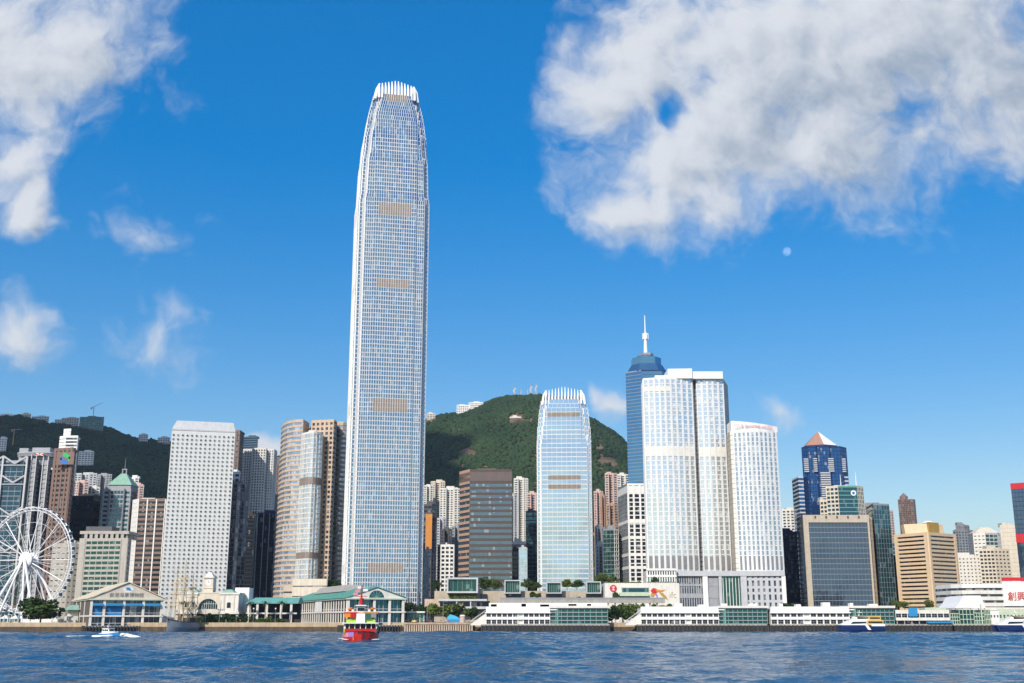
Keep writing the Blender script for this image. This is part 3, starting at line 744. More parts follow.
swirl(r, 65.5, 458.5, 872, 7.2, 6.6)
tower('stepped_flats', 'white stepped apartment tower rising just behind the slim brown bank tower', [(60, 1010), (66, 1006), (78, 1006), (79, 1016)], 437, [St('white', 3.1, 40, .85, 0, .2), St('white', 3.1, 9, .42, .8, .3, .4), St('offwhite', 3.1, 4, .5, 1)], 'g_window', 20)
tower('stepped_flats_core', 'white lift core with a pole topping the stepped apartment tower', [(64, 1012), (71, 1010)], 430, St('white', 3.4, 40, .9, 0, .2), 'g_window', 8, plant=False)
tower('white_stair_tower', 'narrow white tower between the truss bank and the slim brown bank tower', [(46, 985), (55, 982)], 461, St('white', 3.4, 9, .5, 2.4, .3, .4), 'g_window', 20)
apt = [
    ('grey_flats', 'long grey apartment slab with twin rooftop tanks above the teal glass block', (75, 97), 474, 1520, 'light_grey'),
    ('grey_flats', 'grey apartment tower with a rooftop tank left of the green pyramid roof', (96, 112), 475, 1560, 'grey'),
    ('pink_flats', 'salmon pink apartment block above the teal glass block', (75, 89), 482, 1400, 'pink_wall'),
    ('cream_flats', 'low cream apartment block under the grey tower left of the green pyramid', (88, 100), 488, 1420, 'offwhite'),
    ('white_flats', 'white rooftop-box apartment block right of the green pyramid roof', (127, 139), 478, 1560, 'white'),
    ('pink_flats', 'pink and cream apartment block just right of the green pyramid roof', (130, 144), 486, 1440, 'pink_wall'),
]
for nm, lb, (a, b), t, Y, w in apt:
    tower(nm, lb, [(a, Y), (a + (b - a) * .3, Y - 2), (a + (b - a) * .34, Y + 5), (a + (b - a) * .64, Y + 5), (a + (b - a) * .68, Y - 2), (b, Y)], t, RES(w), 'g_window', 20)
tower('teal_glass_block', 'teal glass block between the slim brown bank tower and the green pyramid tower', [(70, 960), (94, 956), (101, 966)], 497, [St('black', 4.2, 5, .25, .3, .2, .3), St('black', 4.2, 30, .7, 0)], 'g_teal', 30, bands=[(511, 518, 'black')])
r, P2, z1, poly = tower('pyramid_roof_tower', 'grey stone tower crowned with a green copper pyramid and thin spire', [(102, 930), (104, 926), (110, 926), (111, 923), (124, 923), (125, 926), (131, 926), (136, 950)], 490, [St('grey', 3.7, 3.4, .5, 1.3, .3, .4)] * 3 + [St('grey', 3.7, 2.6, .3, .4, .2, .3)] + [St('grey', 3.7, 3.4, .5, 1.3, .3, .4)] * 2 + [St('mid_grey', 3.7, 3.4, .4, .4)], 'g_teal', 24, plant=False)
Y = 930; X = lambda px: px2x(px, 484, Y)
b0 = [(X(109), Y), (X(131), Y), (X(131), Y + 18), (X(109), Y + 18)]
MB().prism(b0, z1 + .5, py2z(485, Y)).build('drum', 'grey', r)
cx = (X(109) + X(131)) / 2
e = [(x + (1.0 if x > cx else -1.0), y + (1.0 if y > Y + 5 else -1.0)) for x, y in b0]
MB().prism(e, py2z(485, Y) + .05, py2z(472.5, Y), [(cx - 2.2, Y + 7), (cx + 2.2, Y + 7), (cx + 2.2, Y + 11), (cx - 2.2, Y + 11)]).build('roof', 'green_copper', r)
m = MB(); 
for sx in (-1, 1): m.box(cx + sx * 1.6 - .35, cx + sx * 1.6 + .35, Y + 8, Y + 10, py2z(472.5, Y), py2z(468.5, Y))
m.box(cx - 2, cx + 2, Y + 8, Y + 10, py2z(468.5, Y), py2z(467.6, Y)); m.build('lantern', 'grey', r)
MB().tube((cx, Y + 9, py2z(467.6, Y)), (cx, Y + 9, py2z(456, Y)), .3, .08).build('spire', 'steel_grey', r)

# the hotel behind the big wheel
hs = St('stone', 3.4, 4.2, .42, .5, .25, .3, 5.0)
r, P2, z1, poly = tower('grid_hotel', 'beige hotel with rows of green-tinted balconies behind the big wheel', [(80, 772), (128, 768), (131, 785)], 540, [hs, St('stone', 3.4, 5, .6, 2)], 'g_green', 26, plant=False)
Y = 772
m = MB()
for k in range(8):
    xa = px2x(84.5 + 5.2 * k, 535, Y); m.box(xa, xa + 2.0, Y, Y + 1.2, z1 + 1.4, py2z(534, Y))
m.box(px2x(80, 533, Y), px2x(129, 533, Y), Y - .2, Y + 22, py2z(534, Y), py2z(531, Y)); m.build('attic', 'stone', r)
MB().box(px2x(81, 531, Y), px2x(128, 531, Y), Y + 1.6, Y + 20, z1 + 1.2, py2z(534, Y) - .02).build('attic_glazing', 'g_black', r)
MB().box(px2x(84, 527, Y), px2x(110, 527, Y), Y + 4, Y + 18, py2z(531, Y) + .03, py2z(526, Y)).build('plant_room', 'dark_grey', r)
tower('curved_beige_block', 'plain beige curved block seen through the right rim of the big wheel', arc(53, 80, 800, 5, 6), 545, St('stone', 3.6, 4, .8, 1.6, .15, .2), 'g_window', 20)
tower('ribbed_office', 'brown office block with white upright ribs left of the round-windowed tower', [(133, 915), (139, 905), (166, 903)], 500, [St('white', 3.8, 30, .96, 0, .2), St('brown', 3.8, 8.3, .5, .9, .25, .8, pier='white')], 'g_black', 26)
tower('low_black_block', 'low black glass block at the left foot of the round-windowed tower', [(147, 930), (152, 927), (163, 927)], 541, strip('black', 3.6, .3), 'g_black', 24)  # black walls and glass fill the dark patch at the tower's foot

# ---------------------------------------------------------------- between the tallest tower and the aqua tower
aptc = [
    ('cream_flats', 'cream apartment tower right beside the tallest tower', (424, 433), 486, 1600, 'offwhite'),
    ('cream_flats', 'cream apartment tower with a rooftop tank, tallest of the cluster left of the brown-banded office', (431, 445), 482, 1640, 'cream'),
    ('white_flats', 'wide white apartment slab left of the brown-banded office', (440, 461), 489, 1540, 'offwhite'),
    ('grey_flats', 'bluish grey low block tucked against the left side of the brown-banded office', (452, 461), 527, 1150, 'grey'),
    ('grey_flats', 'small bluish apartment block under the cream cluster', (437, 446), 519, 1300, 'light_grey'),
    ('dark_flats', 'dark brown stepped block above the white grid office', (441, 452), 530, 1120, 'dark_grey'),
    ('white_flats', 'tall white apartment tower between the brown-banded office and the aqua tower', (514, 528), 479, 1560, 'offwhite'),
    ('grey_flats', 'narrow grey apartment tower right behind the brown-banded office', (508, 517), 495, 1380, 'light_grey'),
    ('pink_flats', 'pink topped apartment tower touching the left side of the aqua tower', (527, 540), 494, 1420, 'pink_wall'),
    ('pink_flats', 'thin pinkish apartment tower just right of the aqua tower', (594, 603), 492, 1400, 'pink_wall'),
    ('terracotta_flats', 'narrow apartment tower with a terracotta top right of the aqua tower', (600, 606), 496, 1330, 'brown_lit'),
    ('pink_flats', 'tall pink apartment tower between the aqua tower and the white grid tower', (605, 617), 474, 1480, 'pink_wall'),
    ('white_flats', 'white apartment tower peeping above the white grid tower', (617, 629), 475, 1540, 'offwhite'),
    ('brown_flats', 'short brown apartment block below the tall pink one', (606, 618), 505, 1300, 'brown_lit'),
    ('grey_flats', 'short grey block left of the green glass block', (595, 604), 528, 1160, 'grey'),
    ('white_flats', 'low white block at the right foot of the aqua tower', (596, 605), 546, 1080, 'offwhite'),
]
for nm, lb, (a, b), t, Y, w in aptc:
    tower(nm, lb, [(a, Y), (a + (b - a) * .3, Y - 2), (a + (b - a) * .34, Y + 5), (a + (b - a) * .64, Y + 5), (a + (b - a) * .68, Y - 2), (b, Y)], t, RES(w), 'g_window', 20)
r, P2, z1, _ = tower('orange_panel_tower', 'narrow dark tower with a long orange panel beside the tallest tower', [(424, 1000), (432, 998), (437, 1004)], 505, St('dark_grey', 3.6, 4, .4, .5, .2, .3), 'g_dark', 20)
MB().box(px2x(425.5, 530, 997), px2x(432, 530, 997), 996.8, 997.6, py2z(549, 997), py2z(514, 997)).build('panel', 'orange_panel', r)
tower('blue_annex', 'low pale blue glass block at the right foot of the tallest tower', [(424, 930), (429, 928)], 552, St('light_grey', 3.6, 2.5, .15, .2), 'g_pale', 20)
tower('white_grid_office', 'small white office with square grid windows left of the brown-banded office', [(438, 1015), (441, 1010), (454, 1010)], 546, [St('white', 3.7, 4, .5, 1), St('white', 3.7, 3.6, .42, 1.3, .3, .5)], 'g_black', 18)
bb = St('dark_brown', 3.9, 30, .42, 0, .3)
tower('banded_office', 'dark office block with brown bands and a solid brown top storey', [(460, 804), (470, 790), (512, 790)], 471, [St('brown_lit', 3.9, 30, .45, 0, .4), bb], 'g_brownblue', 34,  # left chamfer bands in lighter brown, sunlight put into their colour
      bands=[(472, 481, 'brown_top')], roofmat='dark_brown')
tower('bridge_block', 'grey bridge-like block in the gap left of the aqua tower', [(510, 985), (526, 985)], 543, St('light_grey', 4.5, 30, .5, 0, .3), 'g_black', 20)
tower('navy_slot_block', 'unlit navy block right of the brown-banded office', [(510, 975), (520, 975)], 551, strip('black', 3.6, .2), 'g_black', 20)
tower('pale_glass_block', 'small pale blue glass block in front of the navy gap left of the aqua tower', [(519, 965), (527, 965)], 549, St('light_grey', 3.6, 2.4, .15, .2), 'g_pale', 20)
tower('teal_slab', 'teal glass slab touching the lower left side of the aqua tower', [(526, 1010), (539, 1008)], 512, St('dark_grey', 3.6, 3, .3, .2), 'g_teal', 20)
tower('green_glass_block', 'green-grey glass block right of the aqua tower', [(603, 965), (614, 960), (618, 966)], 530, [St('steel_grey', 3.6, 3, .12, .15, .1, .15), St('white', 3.6, 3, .3, .4)], 'g_green', 22)
r, P2, z1, _ = tower('white_grid_tower', 'white tower with tall recessed window bays and a navy left flank', [(618, 985), (627, 950), (646, 950)], 485, [St('steel_grey', 3.6, 5, .3, .6), St('white', 3.6, 5.6, .22, 1.6, .3, .7, 1.5)], 'g_black', 26, bands=[(486, 493, 'white'), (520, 523, 'white'), (536, 539, 'white'), (553, 556, 'white'), (566, 569, 'white')])
# crowned blue tower with mast
Y = 1250
r, P2, z1, poly = tower('masted_blue_tower', 'dark blue glass tower with stepped crown and tall white mast', [(625.5, 1262), (641, 1250), (662, 1250), (669, 1262)], 371, [St('steel_grey', 4.0, 30, .16, 0, .2), St('navy', 4.0, 30, .06, 0, .1), St('navy', 4.0, 30, .06, 0, .1)], 'g_center', 44, plant=False, roofmat='navy')
X = lambda px, py=365: px2x(px, py, Y)
def octo(c, a, y0, y1, k=.3): return [(c - a, y0 + k * (y1 - y0)), (c - a * .5, y0), (c + a * .5, y0), (c + a, y0 + k * (y1 - y0)), (c + a, y1 - .3 * (y1 - y0)), (c + a * .5, y1), (c - a * .5, y1), (c - a, y1 - .3 * (y1 - y0))]
c = X(648.5); Yt_ = Y; py2z_ = py2z
def py2z(py, Y): return py2z_(py - 1.5, Y + (22 if Y == 1250 else 0))
m = MB(); m.prism(octo(c, X(669) - c, Y + 1, Y + 44), z1 + .55, py2z(368, Y), octo(c, X(664) - c, Y + 4, Y + 40)); m.prism(octo(c, X(663) - c, Y + 5, Y + 39), py2z(368, Y) + .02, py2z(361, Y)); m.prism(octo(c, X(661) - c, Y + 6, Y + 38), py2z(361, Y) + .02, py2z(358, Y), octo(c, X(656) - c, Y + 12, Y + 32)); m.build('crown', 'g_center', r)
MB().prism(octo(c, X(656) - c, Y + 12, Y + 32), py2z(358, Y) + .05, py2z(356, Y)).build('cap', 'steel_grey', r)
m = MB(); m.tube((c, Y + 22, py2z(356, Y)), (c, Y + 22, py2z(335, Y)), 2.4, 1.6, 8); m.tube((c, Y + 22, py2z(335, Y)), (c, Y + 22, py2z(317, Y)), .9, .5, 8)
m.build('mast', 'white_clean', r)
m = MB()
for k in range(5):
    a = 2 * math.pi * k / 5; m.tube((c + 2.9 * math.cos(a), Y + 22 + 2.9 * math.sin(a), py2z(341 , Y)), (c + 2.9 * math.cos(a), Y + 22 + 2.9 * math.sin(a), py2z(335, Y)), 1.0, 1.0, 8)
m.build('dish_cluster', 'white_clean', r)

py2z = py2z_
# ---------------------------------------------------------------- the two white hotels
fs = St('hotel_white', 3.45, 3.3, .17, 1.45, .12, .5); fsr = St('hotel_white', 3.45, 3.3, .17, 1.4, .12, .5)
front = arc(641.5, 692, 838, 9, 9) 
front = [(641.5, 862)] + [(643 + (692 - 643) * k / 9, 836 - 3.5 * math.sin(math.pi * k / 9)) for k in range(10)] + [(694, 844)] + [(696 + (723 - 696) * k / 5, 838 - 2 * math.sin(math.pi * k / 5)) for k in range(6)] + [(727, 862)]
dk = St('light_grey', 3.45, 30, .85, 0)
sts = [fs] * 10 + [dk, dk] + [fsr] * 5 + [St('light_grey', 3.45, 3, .4, .8)]
r, P2, z1, _ = tower('white_residence', 'tallest of the two white hotel towers, curved front with a dark central slot', front, 379, sts, 'g_silver', 26, plant=False, bands=[(447, 456, 'offwhite', list(range(1, 10)) + list(range(12, 17))), (386, 391, 'offwhite', list(range(1, 6))), (556, 569, 'mid_grey', list(range(1, 10)) + list(range(12, 17)))])
Yc = 832; m = MB()
X = lambda px: px2x(px, 372, Yc)
m.prism([(X(668), Yc + 1), (X(692), Yc - .2), (X(692), Yc + 22), (X(668), Yc + 22)], z1 + .5, py2z(368.5, Yc)); m.build('parapet', 'white_clean', r)
m = MB(); m.prism([(X(692.5), Yc + 1.5), (X(723), Yc + 1.5), (X(723), Yc + 22), (X(692.5), Yc + 22)], z1 + .5, py2z(371, Yc)); m.build('parapet', 'white', r)
m = MB(); m.prism([(X(655), Yc + 1), (X(668.5), Yc + 1), (X(668), Yc + 22), (X(655), Yc + 22)], z1 + .5, py2z(375, Yc)); m.build('parapet', 'white', r)
fh_ = St('hotel_white', 3.45, 3.4, .16, 1.5, .12, .5)
r, P2, z1, _ = tower('white_hotel', 'lower of the two white hotel towers with pink rooftop lettering', [(726.5, 812), (730, 798)] + [(733 + (776 - 733) * k / 5, 797 - 4 * math.sin(math.pi * k / 5)) for k in range(6)], 432, [St('beige', 3.45, 30, .9, 0, .2), St('offwhite', 3.45, 30, .9, 0, .2)] + [fh_] * 5, 'g_hotel', 24, plant=False, bands=[(556, 569, 'mid_grey', range(2, 7))])
m = MB(); Yc = 798; X = lambda px: px2x(px, 425, Yc); zt0, zt1 = py2z(421, Yc), py2z(427, Yc)
q = [(X(731), Yc - .5), (X(741), Yc - 3.4), (X(754), Yc - 4.6), (X(766), Yc - 3.4), (X(777), Yc - .5), (X(777), Yc + 16), (X(731), Yc + 16)]
i0 = len(m.v); m.v += [(x, y, z1 + .5) for x, y in q] + [(x, y, zt0 + (zt1 - zt0) * min(1, max(0, (x - X(731)) / (X(777) - X(731))))) for x, y in q]; n = len(q)
m.f += [tuple(range(i0 + n, i0 + 2 * n)), tuple(range(i0 + n - 1, i0 - 1, -1))] + [(i0 + k, i0 + (k + 1) % n, i0 + n + (k + 1) % n, i0 + n + k) for k in range(n)]
m.build('parapet', 'white', r)
o = r['o']; lettering('FOUR SEASONS HOTEL', 'pink', 2.7, r, (X(752) - o[0], Yc - 5.0 - o[1], py2z(427.6, Yc) - o[2]), (math.pi / 2, R(3), 0), 'lettering')
# podium below the hotels
PD = MB(); Yp = 776
r = thing('hotel_podium', 'grey colonnaded podium under the two white hotel towers', 'building', (px2x(715, 590, Yp), Yp, GZ)); o = tuple(r['o'])
X = lambda px: px2x(px, 590, Yp)
z0, zc, zt = GZ, py2z(576, Yp), py2z(571, Yp)
MB().box(X(676), X(783), Yp + 1.5, Yp + 16, z0, zc).build('glazing', 'g_dark', r)
MB().box(X(675), X(785), Yp - 1, Yp + 17, zc, zt).build('cornice', 'light_grey', r)
for a, b, w in ((703, 708, 'white'), (719, 722, 'light_grey'), (741, 747, 'light_grey'), (782, 786, 'white'), (676, 678, 'light_grey')):
    MB().box(X(a), X(b), Yp - .6, Yp + 2, z0, zc - .01).build('pillar', w, r)
m = MB()
for a, b in ((678.5, 702.5), (708.5, 718.5)):
    for k in range(10):
        xx = X(a) + (X(b) - X(a)) * (k + .5) / 10; m.box(xx - .35, xx + .35, Yp + .9, Yp + 1.7, z0, zc - .02)
    m.box(X(a), X(b), Yp + .6, Yp + 1.6, py2z(598, Yp), py2z(593.5, Yp)); m.box(X(a), X(b), Yp + .7, Yp + 1.6, py2z(586, Yp), py2z(584, Yp))
m.build('louvre', 'grey', r)
m = MB()
for k in range(6): xx = X(748) + (X(781) - X(748)) * (k + .5) / 6; m.box(xx - 1.1, xx + 1.1, Yp + .3, Yp + 1.7, z0, zc - .02)
for py in (578, 586, 592, 600): m.box(X(747), X(782), Yp + .6, Yp + 1.65, py2z(py + 2.5, Yp), py2z(py, Yp))
m.build('cladding', 'light_grey', r)
m = MB()
for k in range(6): xx = X(722) + (X(741) - X(722)) * (k + .5) / 6; m.box(xx - .2, xx + .2, Yp + .9, Yp + 1.7, z0, zc - .02)
m.build('mullion', 'white', r); MB().box(X(722.2), X(740.8), Yp + 1.1, Yp + 1.45, z0, zc - .03).build('entrance_glazing', 'g_green', r)
r = thing('low_wing', 'small grey louvred wing left of the hotel podium', 'building', (X(660), Yp - 6, GZ)); 
MB().box(X(646), X(676), Yp - 4, Yp + 12, GZ, py2z(571, Yp)).build('wall', 'offwhite', r)
m = MB()
for k in range(12): xx = X(647) + (X(674) - X(647)) * k / 11; m.box(xx - .4, xx + .4, Yp - 5, Yp - 4.003, py2z(582, Yp), py2z(571.5, Yp))
m.box(X(646), X(676), Yp - 5.3, Yp - 4.003, py2z(570.5, Yp), py2z(568.8, Yp)); m.box(X(646), X(676), Yp - 5.2, Yp - 4.003, py2z(577.3, Yp), py2z(575.2, Yp)); m.build('louvre', 'white', r)
MB().box(X(647.5), X(674.5), Yp - 4.5, Yp - 4.1, py2z(575, Yp), py2z(571, Yp)).build('glazing', 'g_black', r); MB().box(X(647.5), X(674.5), Yp - 4.5, Yp - 4.1, py2z(582, Yp), py2z(577.4, Yp)).build('glazing', 'g_green', r)

# ---------------------------------------------------------------- right of the hotels
bl = St('navy', 3.8, 30, .12, 0, .15); ww = St('light_grey', 3.8, 30, .34, 0, .35)
Y = 1150
r, P2, z1, poly = tower('pyramid_glass_tower', 'cobalt blue glass tower topped with a copper-coloured pyramid', [(801.5, 1158), (808, 1150), (816, 1150), (817, 1147), (829, 1147), (830, 1150), (840, 1150), (846, 1160)], 447, [St('navy', 3.8, 3, .14, .3, .15, .25)] * 8, 'g_navy', 40, plant=False)
X = lambda px, py=450: px2x(px, py, Y)
m = MB()
for (a, b) in ((803, 807.5), (812, 815.5), (826.5, 832), (841, 844.5)):
    for k in range(7): z = py2z(472 - 2.05 * k, Y); m.box(X(a), X(b), Y - 3.6 if 810 < a < 835 else Y - 1.2, Y + 1, z, z + 1.1)
m.build('cladding', 'light_grey', r)
m = MB()
for k in range(16): z = py2z(508 - 2.25 * k, Y); m.box(X(817.5), X(827), Y - 6.2, Y - 2, z, z + 1.3)
m.build('cladding', 'light_grey', r)
for a, b, pts in ((799, 804, 0), (843, 849, 1)):
    MB().box(px2x(a, 476, Y), px2x(b, 476, Y), Y + 4, Y + 30, GZ, py2z(476, Y)).build('wing', 'g_navy', r)
    m = MB()
    for k in range(28): z = py2z(476, Y) - 1.5 - 4 * k; m.box(px2x(a, 476, Y) - .2, px2x(b, 476, Y) + .2, Y + 3.6, Y + 30, z, z + 1.5)
    m.build('cladding', 'light_grey', r)
b0 = [(X(808), Y + 6), (X(824), Y - 1), (X(839), Y + 6), (X(839), Y + 24), (X(824), Y + 32), (X(808), Y + 24)]
MB().prism(b0, z1 + .55, py2z(444.5, Y)).build('drum', 'navy', r)
ap = (X(823), Y + 15, py2z(429, Y)); zb_ = py2z(444.5, Y) + .03; m = MB(); m2 = MB()
for k in range(6): (m2 if k == 1 else m).poly([(b0[k][0], b0[k][1], zb_), (b0[(k + 1) % 6][0], b0[(k + 1) % 6][1], zb_), ap])
m.build('roof', 'copper_roof', r); m2.build('glare_face', 'white', r)  # one roof face coloured white to stand for the bright reflection

tower('cream_tower', 'cream office tower peeping behind the dark-banded block right of the hotels', [(782, 1200), (798, 1196), (801, 1204)], 510, RES('offwhite'), 'g_window', 24)
tower('dark_banded_block', 'navy block with thin pale bands squeezed right of the lower white hotel', [(777, 905), (797, 905)], 533, strip('navy', 3.7, .25), 'g_dark', 24)
Y = 1050
r, P2, z1, _ = tower('green_glass_office', 'green glass office with a round emblem and two white masts below the cobalt tower', [(826, 1056), (838, 1050), (857, 1050), (863, 1058)], 487, [St('cream', 3.8, 3.6, .4, 1, .3, .4), St('teal_roof', 3.8, 30, .2, 0, .2), St('cream', 3.8, 3, .4, .5)], 'g_teal', 30, plant=True)
tip(P2, z1 + .4, .55, py2z(474, Y) - z1, r, px2x(843, 480, Y), 'white_clean', 'antenna'); tip(P2, z1 + .4, .55, py2z(471, Y) - z1, r, px2x(858.5, 480, Y), 'white_clean', 'antenna')
c = at(853.5, 493, Y - 1.2); m = MB(); m.poly([(c.x + 2.6 * math.cos(a), c.y, c.z + 2.6 * math.sin(a)) for a in np.linspace(0, 6.283, 21)[:-1]]); m.build('emblem', 'white_clean', r)
m = MB(); m.poly([(c.x + 1.3 * math.cos(a), c.y - .05, c.z + 1.3 * math.sin(a)) for a in np.linspace(0, 6.283, 17)[:-1]]); m.build('emblem', 'logo_blue', r)
tower('cream_wing', 'cream stepped wing attached to the left of the green glass office', [(820, 1064), (827, 1060)], 501, St('cream', 3.8, 3.6, .4, 1, .3, .4), 'g_teal', 20)
# big dark glass block in a tan frame
Y = 850
tn = St('beige', 3.8, 30, .0, 0, .25); r, P2, z1, poly = tower('framed_glass_block', 'wide grey-blue mirror glass block set in a tan stone frame', [(796.5, 872), (803, 850), (868, 850), (871, 862)], 517, [St('dark_grey', 3.8, 30, .5, 0, .1), St('steel_grey', 3.8, 2.6, .09, .10, .06, .09), St('tan', 3.8, 3.5, .5, 1.0, .3, .5)], 'g_steelblue', 36, plant=True, roofmat='tan')
X = lambda px, py=560: px2x(px, py, Y)
f0 = P2[1]; f1 = P2[2]
MB().wbox(f0, f1, -.3, 3.6, -.2, 1.0, GZ, z1 + 1.5).build('frame', 'beige', r); MB().wbox(f0, f1, (f1[0] - f0[0]) - 1.0, (f1[0] - f0[0]) + .3, -.2, 1.0, GZ, z1 + 1.5).build('frame', 'beige', r)
MB().wbox(f0, f1, 3.62, (f1[0] - f0[0]) - 1.02, -.2, .98, py2z(522.5, Y), z1 + 1.45).build('frame', 'beige', r)
m = MB()
for k in range(5): xx = f0[0] + 5 + (f1[0] - f0[0] - 8) * (k + .4) / 5; m.box(xx, xx + 1.2, Y - 1.4, Y - 1.0, z1 - 1, z1 + .7)
m.build('vent', 'dark_grey', r)
tower('teal_mirror_tower', 'slim teal mirror glass tower with a dark flank right of the tan framed block', [(866, 915), (873, 880), (889, 884)], 505, [St('dark_grey', 3.7, 30, .2, 0, .1), St('steel_grey', 3.7, 2.6, .06, .2, .1, .14)], 'g_teal', 22, plant=False)  # dark grey left flank stands in for shade from the neighbouring block
tower('dark_core', 'dark grey lift core rising behind the slim teal mirror tower', [(865, 925), (879, 921)], 504, St('mid_grey', 4, 30, .9, 0, .2), 'g_black', 18, plant=False)
tower('pink_flats', 'pinkish apartment tower behind the slim teal mirror tower', [(878, 1350), (886, 1346), (893, 1352)], 511, RES('pink_wall'), 'g_window', 20)
tower('teal_stub', 'small green glass block between the slim teal tower and the tan striped tower', [(884, 1100), (897, 1098)], 543, strip('steel_grey', 3.6, .2), 'g_teal', 16)
tower('purple_dark_block', 'purplish dark block beside the left edge of the tan striped tower', [(885, 905), (898, 905)], 557, St('dark_brown', 3.6, 3, .4, .6), 'g_black', 18)
r, P2, z1, _ = tower('domed_flats', 'distant brown apartment tower with a small dome, alone above the tan striped tower', [(898, 1700), (901, 1696), (905, 1696), (906, 1700), (909, 1700), (910, 1696), (913, 1696), (915, 1702)], 500, RES('brown'), 'g_window', 20, plant=False)
c = px2x(906.5, 498, 1700); m = MB(); m.prism([(c + 6 * math.cos(a), 1712 + 6 * math.sin(a)) for a in np.linspace(0, 6.283, 13)[:-1]], z1 + .5, py2z(496, 1700)); m.cone([(c + 6 * math.cos(a), 1712 + 6 * math.sin(a)) for a in np.linspace(0, 6.283, 13)[:-1]], py2z(496, 1700) + .02, (c, 1712, py2z(492, 1700))); m.build('dome', 'brown', r)
# tan striped tower
Y = 850; ts = St('tan', 3.05, 30, .58, 0, 1.1, cw=2.2, po=1.3)
r, P2, z1, _ = tower('striped_tower', 'tan striped tower with deep horizontal sunshades and two lit faces', [(895.5, 872), (927, 846), (954, 868)], 534, [ts, ts], 'g_black', 24, plant=False, roofmat='tan')
X = lambda px, py=525: px2x(px, py, 858)
c = (X(901), X(945)); xp = lambda px, y: px2x(px, 525, y)
q = [(xp(902, 876), 876), (xp(905, 868), 868), (xp(928, 860), 860), (xp(944, 870), 870), (xp(943, 890), 890), (xp(903, 890), 890)]
MB().prism(q, z1 + .5, py2z(523, 858), [(x * .999 + .02, y + 2) for x, y in q]).build('crown', 'tan', r)
MB().prism([(X(928.5), 857.5), (X(943), 866.5), (X(943), 880), (X(928.5), 880)], z1 + .8, py2z(522, 858)).build('panel', 'gold', r)
m = MB(); cc = X(938); m.loft([[(cc + rr * math.cos(a), 878 + rr * math.sin(a), z) for a in np.linspace(0, 6.283, 13)[:-1]] for rr, z in ((4.5, py2z(522, 858)), (4.2, py2z(520.3, 858)), (2.6, py2z(519, 858)), (.3, py2z(518.5, 858)))]); m.build('dome', 'white', r)

tower('peaked_flats', 'bluish grey apartment tower with a pointed top right of the tan striped tower', [(953, 1290), (958, 1284), (967, 1284), (973, 1292)], 531, RES('mid_grey', 3.0), 'g_teal', 20)
tower('peaked_flats_top', 'pointed rooftop drum of the bluish grey apartment tower', [(956, 1296), (960, 1292), (964, 1292), (969, 1298)], 526, RES('mid_grey', 3.0), 'g_window', 12)
tower('white_punched_block', 'broad white apartment block with small punched windows right of the tan striped tower', [(954, 1010), (980, 1006), (984, 1014)], 557, St('offwhite', 3.1, 3.2, .62, 1.9, .2, .25), 'g_window', 20)
r, P2, z1, _ = tower('cream_office', 'cream office tower with a green glass bay and a low hipped roof', [(973, 1105), (985, 1100), (997, 1104), (1001, 1112)], 534, [St('offwhite', 3.6, 4, .75, 1.6, .2, .3), St('light_grey', 3.6, 4, .3, .6, .2, .3), St('offwhite', 3.6, 3, .6, 1)], 'g_green', 22, plant=False)
MB().prism([(px2x(974, 532, 1105), 1104), (px2x(999, 532, 1105), 1104), (px2x(999, 532, 1105), 1120), (px2x(974, 532, 1105), 1120)], z1 + 1.5, py2z(527, 1105), [(px2x(983, 532, 1105), 1110), (px2x(992, 532, 1105), 1110), (px2x(992, 532, 1105), 1114), (px2x(983, 532, 1105), 1114)]).build('roof', 'cream', r)
tower('beige_grid_block', 'beige block with dark square windows in front of the cream office tower', [(979, 985), (994, 980), (1009, 984)], 550, [St('cream', 3.2, 3, .45, .9, .2, .3), St('cream', 3.2, 3.4, .62, 1.8, .2, .25)], 'g_black', 20)
tower('plain_cream_tower', 'blank cream tower left of the dark tower with red signs', [(1000, 1060), (1015, 1056), (1019, 1064)], 526, [St('cream', 4, 40, .97, 0, .2), St('cream', 4, 6, .7, 2)], 'g_window', 20)
r, P2, z1, _ = tower('red_topped_tower', 'dark blue glass tower with two bright red sign bands', [(1011, 925), (1032, 915), (1060, 930)], 487, [St('navy', 3.7, 2.8, .1, .15, .1, .15), St('navy', 3.7, 2.8, .1, .15, .1, .15)], 'g_steelblue', 30, plant=False, roofmat='red')
for (a, b, t) in ((488, 482, .4), (542, 533, .5)):
    m = MB()
    p, q = P2[0], P2[1]; l = math.hypot(q[0] - p[0], q[1] - p[1])
    m.wbox(p, q, -.3, l + .3, -.3, t, py2z(a, 915), py2z(b, 915)); m.wbox(q, P2[2], -.3, 30, -.3, t, py2z(a, 915), py2z(b, 915)); m.build('sign_band', 'red', r)

# ---------------------------------------------------------------- ridge houses, masts and cranes on the hills
def on_ridge(px, py, Y=2310): return at(px, py, Y)


def ridge_house(lb, pa, pb, top, bot, wall, Y=2285, nm='ridge_house', bay=5):
    tower(nm, lb, [(pa, Y), (pb, Y)], top, St(wall, 3.4, bay, .45, 1.3, .2, .4), 'g_window', 18, z0=py2z(bot, Y), plant=(pb - pa) > 7)


for (lb_, a_, b_, t_, u_, w_, Y_, bay_) in HILL_HOUSES: ridge_house(lb_, a_, b_, t_, u_ + 4, w_, Y_, bay=bay_)


